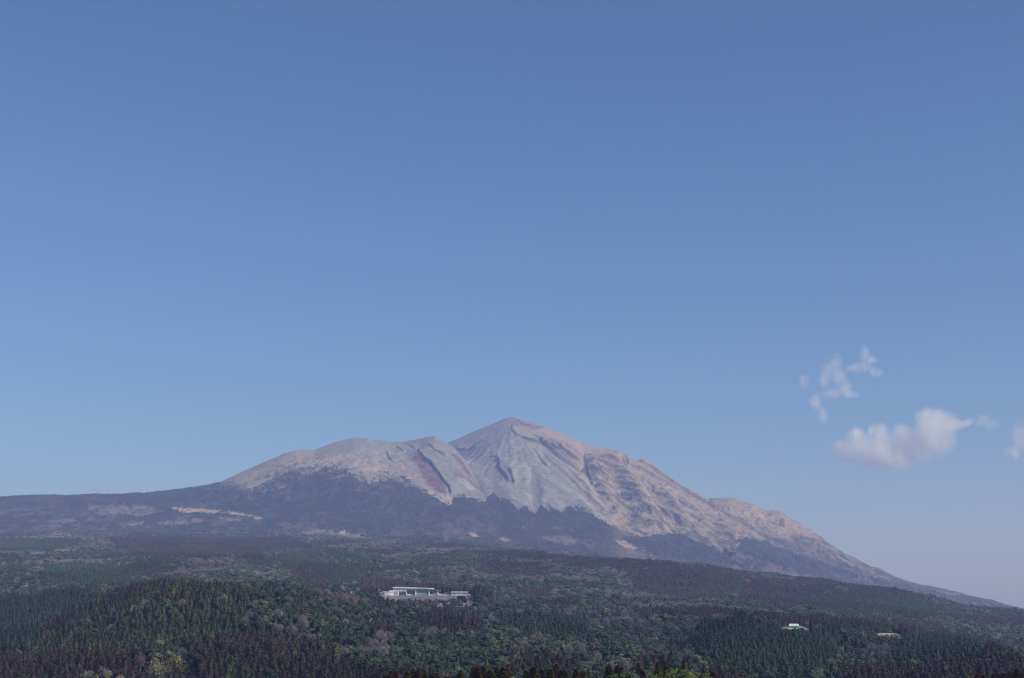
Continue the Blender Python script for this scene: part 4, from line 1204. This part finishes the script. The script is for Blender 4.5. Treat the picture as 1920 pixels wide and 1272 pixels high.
TOPS = [(733, 1260.6, 0), (743, 1261.6, 0), (764, 1261.6, 1), (774, 1256, 0), (784, 1257, 0), (797, 1265, 1), (810, 1266, 0), (819, 1264, 1), (864, 1259, 1),
    (887, 1254, 1), (894, 1252, 0), (907, 1251.6, 0), (919, 1257, 1), (932, 1254, 1), (943, 1253, 1), (953, 1248.4, 0), (962, 1256, 2), (987, 1259, 1), (1001, 1251, 1), (1017, 1258, 1),
    (1032, 1256, 1), (1043, 1247.5, 0), (1054, 1258, 1), (1061, 1261, 1), (1080, 1257, 0), (1094, 1262, 3), (1104, 1265, 2), (1138, 1250.8, 0), (1142, 1249.7, 0),
    (1158, 1250.8, 0), (1165, 1252, 0), (1175, 1243.8, 2), (1185, 1250, 5), (1198, 1244.5, 0), (1204, 1257, 0), (1221, 1257, 2), (1234, 1242, 1), (1237, 1258, 1),
    (1250, 1250, 3), (1262, 1240, 2), (1282, 1239, 2), (1282, 1239.5, 0), (1297, 1243, 2), (1316, 1250, 2), (1338, 1261.7, 4), (1415, 1265, 2), (1440, 1260, 2), (1468, 1263, 2),
    (1633, 1269, 2), (1833, 1265, 0), (1844, 1266, 0), (1863, 1265, 0), (1881, 1263, 0), (1893, 1261.5, 0), (1906, 1255, 0), (1917, 1261.5, 0), (700, 1270, 1), (722, 1268, 1), (840, 1270, 1), (1270, 1252, 2), (1305, 1250, 2), (1455, 1266, 2), (1290, 1247, 2), (1250, 1247, 2), (1225, 1252, 2), (1330, 1258, 2)]
TOP_KIND = {0: ("cedar", N_BROWN, "brown tinged cedar treetop on the shaded near rise", "brown tinged cedars on the near rise"),
            1: ("cedar", N_OLIVE, "dark olive cedar treetop on the shaded near rise", "olive cedars on the near rise"),
            2: ("broadleaf", N_GREEN, "bright mossy green treetop on the shaded near rise", "mossy green trees on the near rise"),
            3: ("cedar", (0.13, 0.115, 0.03), "yellowish narrow cedar treetop beside the mossy green trees", "yellowish cedars on the near rise"),
            4: ("cedar", N_RED, "single reddish cedar tip past the mossy green trees", None),
            5: ("broadleaf", (0.035, 0.050, 0.026), "very dark rounded treetop between brown cedars", None)}
R = np.random.default_rng(77)
for q, (px, py, k) in enumerate(TOPS):
    kind, tint, lb, gr = TOP_KIND[k]
    D = 385 + 60 * R.random() + (35 if q % 2 else 0)
    if kind == "broadleaf":
        D = 370 + 12 * R.random()
    top = at(px, py, D)
    z0 = float(ground_z(np.array([top.x]), np.array([top.y]))[0])
    h = top.z - z0
    cr, tr = NEAR[kind][q % len(NEAR[kind])]
    full = 14.0 if kind == "cedar" else 11.6
    wide = (0.80 + 0.25 * R.random()) if kind == "cedar" else (0.95 + 0.40 * R.random())
    t = np.array(tint) * (0.85 + 0.3 * R.random())
    nm = "cedar_tree" if kind == "cedar" else "broadleaf_tree"
    one_tree(nm, lb, "tree", gr, cr, tr, (top.x, top.y, z0), R.random() * 6.28, wide, h / full / wide, t)

# ------------------------------------------------------------------ buildings
def slab(name, parent, x0, x1, y0, y1, z0, z1, m):
    bm = bmesh.new()
    v = [bm.verts.new(p) for p in ((x0, y0, z0), (x1, y0, z0), (x1, y1, z0), (x0, y1, z0), (x0, y0, z1), (x1, y0, z1), (x1, y1, z1), (x0, y1, z1))]
    for f in ((3, 2, 1, 0), (4, 5, 6, 7), (0, 1, 5, 4), (1, 2, 6, 5), (2, 3, 7, 6), (3, 0, 4, 7)):
        bm.faces.new([v[i] for i in f])
    me = bpy.data.meshes.new(name); bm.to_mesh(me); bm.free(); me.materials.append(m)
    o = link(bpy.data.objects.new(name, me)); o.parent = parent
    return o

def prism(name, parent, prof, y0, y1, m, axis='y'):
    """A profile in x, z drawn out along y (or a profile in y, z drawn out along x)."""
    bm = bmesh.new()
    if axis == 'y':
        a = [bm.verts.new((x, y0, z)) for x, z in prof]; b = [bm.verts.new((x, y1, z)) for x, z in prof]
    else:
        a = [bm.verts.new((y0, x, z)) for x, z in prof]; b = [bm.verts.new((y1, x, z)) for x, z in prof]
    n = len(prof)
    bm.faces.new(a[::-1]); bm.faces.new(b)
    for i in range(n):
        bm.faces.new((a[i], a[(i + 1) % n], b[(i + 1) % n], b[i]))
    bmesh.ops.recalc_face_normals(bm, faces=bm.faces)
    me = bpy.data.meshes.new(name); bm.to_mesh(me); bm.free(); me.materials.append(m)
    o = link(bpy.data.objects.new(name, me)); o.parent = parent
    return o

WHITE = mat("white_render", (0.78, 0.78, 0.76), 0.7, noise=0.3, var=0.06)
CREAM = mat("cream_render", (0.74, 0.70, 0.60), 0.7, noise=0.3, var=0.06)
PALEGREY = mat("pale_grey_panels", (0.55, 0.57, 0.58), 0.6, noise=0.2, var=0.08)
ROOFMETAL = mat("blue_grey_roof_metal", (0.20, 0.22, 0.26), 0.45, noise=0.2, var=0.1, spec=0.4)
ROOFTILE = mat("grey_roof_tiles", (0.22, 0.24, 0.25), 0.6, noise=0.6, var=0.15)
SHEDROOF = mat("brown_grey_roof", (0.24, 0.21, 0.19), 0.7, noise=0.5, var=0.15)
GLASS = mat("window_glass", (0.16, 0.24, 0.31), 0.12, spec=0.6)
DARKGLASS = mat("dark_glass", (0.06, 0.08, 0.10), 0.15, spec=0.6)
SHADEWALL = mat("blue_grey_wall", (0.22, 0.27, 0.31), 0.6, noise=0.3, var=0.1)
TEAL = mat("pale_green_roof", (0.52, 0.72, 0.64), 0.4, noise=0.5, var=0.08, spec=0.5)
POLE = mat("weathered_steel", (0.33, 0.34, 0.35), 0.6)
K = SCHOOL_D / F
def lx(px, c): return (px - c) * K
def lz(py): return (1116.6 - py) * K

# the hall with three tall bays under a low curved roof
c0 = 791.0
hall = empty("sports_hall", (at(c0, 1116.6, SCHOOL_D).x, SCHOOL_D, SCHOOL_Z), 0.0)
tag(hall, "white pillared hall with tall blue glazed bays under a low curved grey roof", "building")
top = [(760, 1105.6), (770, 1104.6), (784, 1103.9), (798, 1104.0), (810, 1105.0), (824.4, 1107.2)]
prof = [(lx(a, c0), lz(b)) for a, b in top] + [(lx(a, c0), lz(b + 1.5)) for a, b in reversed(top)]
prism("roof", hall, prof, -3.5, 30, ROOFMETAL)
for px, tz in ((762.8, 1106.0), (779.8, 1105.1), (804.6, 1105.2), (820.9, 1107.0)):
    slab("pillar", hall, lx(px, c0) - 0.75, lx(px, c0) + 0.75, -1.2, 0.2, -1.0, lz(tz) - 0.75, WHITE)
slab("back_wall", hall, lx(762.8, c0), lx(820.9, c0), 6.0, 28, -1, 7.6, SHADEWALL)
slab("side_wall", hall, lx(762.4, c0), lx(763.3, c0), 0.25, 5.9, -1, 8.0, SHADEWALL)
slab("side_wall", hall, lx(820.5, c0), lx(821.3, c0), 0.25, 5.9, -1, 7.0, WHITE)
gw = slab("glazing", hall, lx(781, c0), lx(803.6, c0), 0.6, 0.75, 0.0, 8.2, GLASS)
for z in (2.6, 4.6):
    slab("transom", gw, lx(781, c0), lx(803.6, c0), 0.42, 0.58, z, z + 0.3, WHITE)
for px in (786, 791, 797):
    slab("mullion", gw, lx(px, c0) - 0.1, lx(px, c0) + 0.1, 0.45, 0.59, 0.0, 8.1, PALEGREY)
gw = slab("glazing", hall, lx(764, c0), lx(779, c0), 3.4, 3.55, 0.0, 7.8, GLASS)
slab("transom", gw, lx(764, c0), lx(779, c0), 3.2, 3.38, 2.6, 2.85, PALEGREY)
gw = slab("glazing", hall, lx(805.5, c0), lx(820, c0), 3.4, 3.55, 0.0, 7.4, DARKGLASS)
slab("parapet", hall, lx(764.5, c0), lx(772, c0), -0.4, 0.2, -1, 1.4, WHITE)
slab("parapet", hall, lx(805.4, c0), lx(812, c0), -0.4, 0.2, -1, 1.0, WHITE)
prism("parapet", hall, [(lx(812.2, c0), -1), (lx(820, c0), -1), (lx(820, c0), 5.2), (lx(812.2, c0), 2.8)], 1.4, 1.8, WHITE)
slab("post", hall, lx(812, c0) - 0.25, lx(812, c0) + 0.25, 0.6, 1.1, -1, 6.8, WHITE)
slab("plinth", hall, lx(762, c0), lx(826, c0), -2.2, -1.25, -2.2, 0.15, PALEGREY)

# the long classroom block behind it
D2 = 2190.0; K2 = D2 / F; c1 = 775.0
block = empty("classroom_block", (at(c1, 1116, D2).x, D2, SCHOOL_Z))
tag(block, "long cream three-storey block with a white flat roof behind the hall", "building")
bx = lambda px: (px - c1) * K2
bz = lambda py: at(c1, py, D2).z - SCHOOL_Z
slab("wall", block, bx(737.6), bx(811), 0, 11, -1, bz(1103.6), CREAM)
prism("roof", block, [(bx(736.6), bz(1101.1)), (bx(745), bz(1100.9)), (bx(811), bz(1102.9)), (bx(813), bz(1104.6)), (bx(811), bz(1104.7)), (bx(760), bz(1103.3)), (bx(736.6), bz(1102.9))], -1.6, 12, WHITE)
slab("stair_tower", block, bx(742.2), bx(743.2), -0.5, -0.05, -1, bz(1103.2), WHITE)
for fl in (1105.3, 1109.5):
    for px in (739.8, 744.9, 749.2, 753.4, 757.6):
        w = slab("window", block, bx(px) - 1.15, bx(px) + 1.15, -0.06, 0.1, bz(fl + 0.9), bz(fl - 0.7), DARKGLASS)
        slab("frame", w, bx(px) - 0.06, bx(px) + 0.06, -0.12, -0.07, bz(fl + 0.9), bz(fl - 0.7), WHITE)
    slab("ledge", block, bx(737.6), bx(760), -0.5, -0.15, bz(fl + 1.45), bz(fl + 1.2), WHITE)

# low white wing in front of the block
D3 = 2140.0; K3 = D3 / F; c2 = 731.0
wing = empty("low_wing", (at(c2, 1117, D3).x, D3, SCHOOL_Z))
tag(wing, "low pale grey stepped wing with white base beside the classroom block", "building")
wx = lambda px: (px - c2) * K3
wz = lambda py: at(c2, py, D3).z - SCHOOL_Z
slab("wall", wing, wx(720.8), wx(746.2), 0, 14, -3, wz(1109.9), PALEGREY)
slab("upper_storey", wing, wx(729), wx(737.5), 4, 13.5, wz(1109.8), wz(1107.0), PALEGREY)
prism("porch_roof", wing, [(wx(713.2), wz(1110.8)), (wx(720.7), wz(1109.3)), (wx(720.7), wz(1110.3)), (wx(713.2), wz(1111.8))], -1, 8, WHITE)
slab("porch_wall", wing, wx(714.4), wx(720.7), 2, 7.5, -3, wz(1111.5), PALEGREY)
slab("band", wing, wx(726), wx(737.6), -0.4, -0.05, wz(1115.2), wz(1112.6), WHITE)
slab("roof_edge", wing, wx(720.4), wx(746.8), -0.5, -0.06, wz(1110.6), wz(1109.6), WHITE)
for a, b in ((738.6, 741.2), (741.8, 744.4)):
    w = slab("window", wing, wx(a), wx(b), -0.1, 0.1, wz(1114.6), wz(1112.4), DARKGLASS)
slab("retaining_wall", wing, wx(731.5), wx(737.8), -2.8, -0.5, wz(1118.6), wz(1115.3), WHITE)
# covered way between wing and hall
way = empty("covered_way", (at(754, 1117, 2150).x, 2150, SCHOOL_Z))
tag(way, "dark shaded covered way linking the low wing and the hall", "building")
slab("roof", way, lx(747, 754), lx(762, 754), 0, 9, lz(1111.4), lz(1109.6), ROOFMETAL)
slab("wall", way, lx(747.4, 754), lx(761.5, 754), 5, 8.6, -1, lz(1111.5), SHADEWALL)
for px in (748, 752.5, 757):
    slab("post", way, lx(px, 754) - 0.25, lx(px, 754) + 0.25, 0.3, 0.8, -1, lz(1111.5), PALEGREY)
# small block tower at the end of the yard
tw = empty("water_tower", (at(710, 1114.5, 2160).x, 2160, SCHOOL_Z))
tag(tw, "slim pale tower standing alone beyond the low wing", "tower")
slab("shaft", tw, -0.7, 0.7, -0.7, 0.7, -4, lz(1108), PALEGREY)
slab("tank", tw, -1.1, 1.1, -1.1, 1.1, lz(1107.95), lz(1106.0), WHITE)
slab("base", tw, -1.6, 3.4, -1.4, -0.75, lz(1115.6), lz(1114.4), WHITE)
# brown shed with a gabled roof
sh = empty("gabled_shed", (at(836, 1116.6, 2145).x, 2145, SCHOOL_Z))
tag(sh, "brown-grey gabled shed between the hall and the white houses", "shed")
slab("wall", sh, -6.0, 6.0, 0, 9, -1, 0.8, WHITE)
prism("roof", sh, [(-7.2, 0.7), (0, 5.2), (7.2, 0.7), (7.0, 0.35), (0, 4.75), (-7.0, 0.35)], -1.0, 9.6, SHEDROOF)
prism("gable", sh, [(-6.0, 0.8), (6.0, 0.8), (0, 4.5)], 0.0, 0.2, SHEDROOF)
lw = empty("garden_wall", (at(824.5, 1116.8, 2140).x, 2140, SCHOOL_Z))
tag(lw, "low whitish wall running on from the hall's end", "wall")
slab("wall", lw, -2.9, 2.9, 0, 0.5, -1, 2.0, PALEGREY)
slab("coping", lw, -3.0, 3.0, -0.1, 0.6, 2.0, 2.3, WHITE)
# white houses with grey roofs
def house(pa, pb, label, roof_top=1109.3, eave=1112.2, wins=2):
    c = 0.5 * (pa + pb)
    h = empty("white_house", (at(c, 1116.6, 2165).x, 2165, SCHOOL_Z + 0.3))
    tag(h, label, "house", "white houses beside the school")
    w = (pb - pa) * K / 2
    e, r = lz(eave), lz(roof_top)
    slab("wall", h, -w, w, 0, 8, -1.5, e, WHITE)
    prism("roof", h, [(-0.9, e), (4, r), (8.9, e), (8.9, e - 0.3), (4, r - 0.35), (-0.9, e - 0.3)], -w - 0.7, w + 0.7, ROOFTILE, axis='x')
    for k in range(wins):
        x = -w + (k + 0.5) * 2 * w / wins
        d = slab("window", h, x - 0.5, x + 0.5, -0.05, 0.1, 0.9, e - 0.7, DARKGLASS)
        slab("sill", d, x - 0.6, x + 0.6, -0.2, -0.06, 0.75, 0.89, WHITE)
house(845.8, 850.2, "small white house with grey roof beside the gabled shed", wins=1)
house(851.8, 868.0, "longest white house with grey roof, middle of the row", roof_top=1109.0, wins=4)
house(869.2, 876.6, "white grey-roofed house at the row's end by the round tree", wins=2)
an = empty("low_annex", (at(879.5, 1117, 2160).x, 2160, SCHOOL_Z))
tag(an, "low grey annex past the white houses", "building")
slab("wall", an, -2.2, 2.2, 0, 5, -1.5, 1.9, PALEGREY)
slab("roof", an, -2.5, 2.5, -0.4, 5.4, 1.9, 2.3, ROOFTILE)

# big round tree before the white houses
p = at(866, 1138, 2004)
R = np.random.default_rng(5)
cr, tr = Soup(), Soup()
broad_crown(cr, R, 4.8, 11.5, 18, 120, 0.5, 0, 0.8, 0.2)
tube(tr, (0, 0, -1.5), (0, 0, 8), 0.4, 0.15)
zt = float(ground_z(np.array([p.x]), np.array([p.y]))[0])
one_tree("broadleaf_tree", "big dark round tree standing before the white grey-roofed houses", "tree", None,
         cr.mesh("round_tree_crown", [LEAVES]), tr.mesh("round_tree_trunk", [BARK]), (p.x, p.y, zt), 0.4, 2.0, (at(866, 1115.5, 2004).z - zt) / 11.0 / 2.0, (0.020, 0.034, 0.024))

# farm hut with a pale green roof in its clearing
hc = at(1489.5, 1177.6, 1641)
hz = float(ground_z(np.array([hc.x]), np.array([hc.y]))[0])
hut = empty("farm_hut", (hc.x, hc.y, hz), math.radians(-12)); hut.scale = (1.0, 1.0, 1.0)
tag(hut, "small hut with a pale green metal roof in a straw coloured clearing", "hut")
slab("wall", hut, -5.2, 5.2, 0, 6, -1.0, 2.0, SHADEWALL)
prism("roof", hut, [(-0.8, 1.9), (3.4, 4.5), (6.8, 1.9), (6.8, 1.65), (3.4, 4.2), (-0.8, 1.65)], -6.0, 5.0, TEAL, axis='x')
prism("gable", hut, [(0, 2.0), (6, 2.0), (3.2, 3.95)], 4.6, 5.15, PALEGREY, axis='x')
slab("door", hut, -1.0, 0.6, -0.08, 0.1, -0.9, 1.4, DARKGLASS)
# white hut on the wooded crest
wc = at(659, 1110, 2232)
wc.z = float(ground_z(np.array([wc.x]), np.array([wc.y]))[0])
wh = empty("white_hut", (wc.x, wc.y, wc.z), 0.5); wh.scale = (1.5, 1.5, 1.3)
tag(wh, "tiny white hut showing above the trees on the wooded crest", "hut")
slab("wall", wh, -1.6, 1.6, 0, 3, -1, 2.2, WHITE)
prism("roof", wh, [(-1.9, 2.15), (0, 3.6), (1.9, 2.15), (1.9, 1.95), (0, 3.3), (-1.9, 1.95)], -0.4, 3.4, WHITE)
slab("mast", wh, 1.2, 1.35, 1, 1.15, 2.4, 5.0, POLE)
# utility pole by the straw clearing
pc = at(1721, 1196, 1775)
pz = float(ground_z(np.array([pc.x]), np.array([pc.y]))[0])
up = empty("utility_pole", (pc.x, pc.y, pz))
tag(up, "tall grey utility pole rising by the straw coloured clearing", "pole")
sp = Soup(); tube(sp, (0, 0, -1), (0, 0, at(1721, 1170, 1775).z - pz), 0.22, 0.13, 8)
o = link(bpy.data.objects.new("shaft", sp.mesh("pole_shaft", [POLE]))); o.parent = up
for z in (0.8, 2.2):
    hh = at(1721, 1170, 1775).z - pz - z
    slab("crossarm", up, -1.3, 1.3, -0.32, -0.2, hh, hh + 0.16, POLE)

# ------------------------------------------------------------------ the bird
def build_bird():
    Db = 190.0
    lt, bd, rt, tl = at(772.6, 1067.8, Db), at(779.0, 1074.2, Db), at(787.4, 1077.9, Db - 0.1), at(776.6, 1077.6, Db + 0.25)
    root = empty("bird", bd)
    tag(root, "white-winged bird with a tawny body gliding above the forest", "bird")
    bm = bmesh.new()
    L, Rr, T = lt - bd, rt - bd, tl - bd
    fwd = -T.normalized()
    up = L.cross(fwd).normalized()
    if up.y > 0:
        up = -up
    # cross-sections from wing tip to wing tip; the middle ones reach from beak to tail
    wide = 1.7
    spans = [(L, .05, .05, .02), (L * .86, .09, .10, .03), (L * .55 + fwd * .03, .11, .12, .035), (L * .28 + fwd * .02, .12, .13, .05), (L * .12, .15, .17, .09),
             (L * .06, .27, .34, .12), (Vector(), .33, .36, .15), (Rr * .05, .27, .34, .12), (Rr * .11, .15, .17, .09), (Rr * .28 + fwd * .02, .11, .12, .05),
             (Rr * .55 + fwd * .03, .10, .11, .035), (Rr * .86, .09, .10, .03), (Rr, .05, .05, .02)]
    shape = [(1.0, 0.0), (0.75, 0.30), (0.35, 0.5), (-0.3, 0.42), (-0.75, 0.12), (-1.0, 0.0), (-0.75, -0.12), (-0.3, -0.35), (0.35, -0.5), (0.75, -0.28)]
    rings = [[bm.verts.new(c + fwd * (a * (f if a > 0 else r) * (wide if th < .1 else 1.0)) + up * (b * th)) for a, b in shape] for c, f, r, th in spans]
    for a, b in zip(rings, rings[1:]):
        for k in range(10):
            bm.faces.new((a[k], a[(k + 1) % 10], b[(k + 1) % 10], b[k]))
    bm.faces.new(rings[0]); bm.faces.new(rings[-1])
    bmesh.ops.recalc_face_normals(bm, faces=bm.faces)
    me = bpy.data.meshes.new("bird_body"); bm.to_mesh(me); bm.free()
    m = bpy.data.materials.new("plumage"); m.use_nodes = True
    nt = m.node_tree
    tc = nt.nodes.new("ShaderNodeTexCoord"); ln = nt.nodes.new("ShaderNodeVectorMath"); ln.operation = 'LENGTH'
    rp = nt.nodes.new("ShaderNodeValToRGB")
    rp.color_ramp.elements[0].position = 0.0; rp.color_ramp.elements[0].color = (0.55, 0.40, 0.18, 1)
    rp.color_ramp.elements[1].position = 0.30; rp.color_ramp.elements[1].color = (0.82, 0.82, 0.80, 1)
    e = rp.color_ramp.elements.new(0.15); e.color = (0.75, 0.68, 0.42, 1)
    nt.links.new(tc.outputs["Object"], ln.inputs[0]); nt.links.new(ln.outputs["Value"], rp.inputs[0])
    nt.links.new(rp.outputs[0], nt.nodes["Principled BSDF"].inputs["Base Color"])
    me.materials.append(m)
    o = link(bpy.data.objects.new("body", me)); o.parent = root
    me.polygons.foreach_set("use_smooth", [True] * len(me.polygons))
    sd = o.modifiers.new("round", 'SUBSURF'); sd.levels = sd.render_levels = 1
build_bird()

# ------------------------------------------------------------------ clouds
def cloud(label, puffs, D, dens, thick, seed, group=None):
    """A real volume of mist: soft lobes frayed by noise. Lobes are (px, py, rx, ry) on the sight lines at D metres."""
    cx = sum(p[0] for p in puffs) / len(puffs); cy = sum(p[1] for p in puffs) / len(puffs)
    o0 = at(cx, cy, D); k = D / F
    R = np.random.default_rng(seed)
    lobes = []
    for px, py, rx, ry in puffs:
        c = at(px, py, D) - o0
        lobes.append((Vector((c.x, (R.random() - 0.5) * thick * 0.5, c.z)), (rx * k, thick * (0.4 + 0.3 * R.random()), ry * k)))
    bm = bmesh.new()
    for c, r in lobes:
        q = bmesh.ops.create_icosphere(bm, subdivisions=3, radius=1.0)
        for v in q["verts"]:
            v.co = Vector((v.co.x * r[0] * 1.75 + c.x, v.co.y * r[1] * 1.6 + c.y, v.co.z * r[2] * 1.75 + c.z))
    me = bpy.data.meshes.new("cloud"); bm.to_mesh(me); bm.free()
    o = link(bpy.data.objects.new("cloud", me)); o.location = o0
    rm = o.modifiers.new("skin", 'REMESH'); rm.mode = 'VOXEL'; rm.voxel_size = 28.0
    m = bpy.data.materials.new("cloud_mist"); m.use_nodes = True
    nt = m.node_tree; nd, lk = nt.nodes, nt.links
    nd.remove(nd["Principled BSDF"])
    tc = nd.new("ShaderNodeTexCoord")
    def noise(scale, detail, vec):
        n = nd.new("ShaderNodeTexNoise"); n.inputs["Scale"].default_value = scale; n.inputs["Detail"].default_value = detail
        n.inputs["Roughness"].default_value = 0.6
        lk.new(vec, n.inputs["Vector"]); return n
    def vm(op, a, b):
        n = nd.new("ShaderNodeVectorMath"); n.operation = op
        for i, q in enumerate((a, b)):
            if q is None: continue
            if isinstance(q, (tuple, Vector)): n.inputs[i].default_value = q
            else: lk.new(q, n.inputs[i])
        return n
    sq = vm('MULTIPLY', tc.outputs["Object"], (1.0, 1.0, 0.6))
    sh_ = vm('ADD', sq.outputs[0], (seed * 731.0, 0, 0))
    wn_ = noise(0.0050, 5.0, sh_.outputs[0])
    wv = vm('SUBTRACT', wn_.outputs["Color"], (0.5, 0.5, 0.5))
    ws = vm('MULTIPLY', wv.outputs[0], (230.0, 180.0, 230.0))
    pos = vm('ADD', tc.outputs["Object"], ws.outputs[0])
    acc = None
    for c, r in lobes:
        d = vm('SUBTRACT', pos.outputs[0], tuple(c))
        s = vm('MULTIPLY', d.outputs[0], (1 / r[0], 1 / r[1], 1 / r[2]))
        l = vm('LENGTH', s.outputs[0], None)
        if acc is None:
            acc = l.outputs["Value"]
        else:
            mn = nd.new("ShaderNodeMath"); mn.operation = 'SMOOTH_MIN'; mn.inputs[2].default_value = 0.5
            lk.new(acc, mn.inputs[0]); lk.new(l.outputs["Value"], mn.inputs[1]); acc = mn.outputs[0]
    mr = nd.new("ShaderNodeMapRange"); mr.interpolation_type = 'SMOOTHSTEP'
    mr.inputs[1].default_value = 1.5; mr.inputs[2].default_value = 0.4; mr.inputs[3].default_value = 0.0; mr.inputs[4].default_value = 1.0
    lk.new(acc, mr.inputs[0])
    n2 = noise(0.010, 6.0, sh_.outputs[0])
    m2 = nd.new("ShaderNodeMapRange"); m2.inputs[1].default_value = 0.40; m2.inputs[2].default_value = 0.70; m2.inputs[3].default_value = 0.12; m2.inputs[4].default_value = 1.0
    lk.new(n2.outputs[0], m2.inputs[0])
    mu = nd.new("ShaderNodeMath"); mu.operation = 'MULTIPLY'; lk.new(mr.outputs[0], mu.inputs[0]); lk.new(m2.outputs[0], mu.inputs[1])
    ds = nd.new("ShaderNodeMath"); ds.operation = 'MULTIPLY'; lk.new(mu.outputs[0], ds.inputs[0]); ds.inputs[1].default_value = dens
    pv = nd.new("ShaderNodeVolumePrincipled")
    pv.inputs["Color"].default_value = (0.99, 0.99, 0.99, 1)
    lk.new(ds.outputs[0], pv.inputs["Density"])
    lk.new(pv.outputs[0], nd["Material Output"].inputs["Volume"])
    me.materials.append(m)
    tag(o, label, "cloud", group)
    return o
cloud("broad low white cloud with a tufted upper edge beside the mountain", [(1587, 845, 22, 16), (1631, 850, 38, 20), (1665, 864, 38, 19), (1695, 838, 28, 26), (1756, 826, 32, 28), (1768, 796, 26, 22),
    (1731, 789, 12, 18), (1606, 822, 13, 16), (1647, 818, 14, 20), (1690, 820, 13, 18), (1758, 776, 9, 13), (1802, 796, 16, 6), (1722, 848, 30, 20), (1612, 838, 22, 17), (1735, 816, 22, 26)], 17000, 1.1 * 0.0105, 420, 1)
cloud("ragged torn cloud above the broad low cloud", [(1558, 696, 19, 18), (1570, 677, 9, 14), (1585, 726, 14, 12), (1560, 738, 21, 9), (1532, 757, 10, 14), (1597, 740, 12, 8), (1546, 714, 13, 12), (1573, 711, 13, 12), (1545, 776, 7, 16)], 17000, 0.62 * 0.0119, 220, 2)
cloud("small torn white cloud beside the ragged cloud's peak", [(1619, 667, 10, 14), (1615, 688, 20, 12), (1632, 676, 11, 7), (1643, 700, 9, 10), (1598, 690, 13, 8)], 17000, 0.62 * 0.0119, 200, 3)
cloud("tiny white wisp at the ragged cloud's outer edge", [(1509, 716, 10, 14), (1513, 708, 6, 6)], 17000, 0.62 * 0.0105, 170, 4)
cloud("thin flat wisp just past the broad cloud's end", [(1845, 789, 14, 7), (1857, 796, 14, 8)], 17000, 0.62 * 0.0099, 170, 5)
cloud("white cloud with its edge trailing down, outermost of all", [(1918, 823, 16, 18), (1899, 848, 14, 9), (1960, 815, 40, 30), (1990, 840, 40, 25)], 17000, 1.1 * 0.0091, 300, 6)

# ------------------------------------------------------------------ the air
hm = bpy.data.materials.new("haze_air")
hm.use_nodes = True
nt = hm.node_tree
nt.nodes.remove(nt.nodes["Principled BSDF"])
pv = nt.nodes.new("ShaderNodeVolumePrincipled")
pv.inputs["Color"].default_value = HAZE_COLOR
pv.inputs["Absorption Color"].default_value = HAZE_ABSORB
pv.inputs["Density"].default_value = HAZE_DENSITY
pv.inputs["Anisotropy"].default_value = 0.0
nt.links.new(pv.outputs[0], nt.nodes["Material Output"].inputs["Volume"])
bm = bmesh.new()
bmesh.ops.create_cube(bm, size=1.0)
for v in bm.verts:
    v.co = Vector((v.co.x * 61000, 10000 + v.co.y * 39000, 94 + (v.co.z + 0.5) * 1756))
me = bpy.data.meshes.new("haze"); bm.to_mesh(me); bm.free(); me.materials.append(hm)
tag(link(bpy.data.objects.new("haze", me)), "thin blue haze filling the air before the mountain", "haze", kind="stuff")
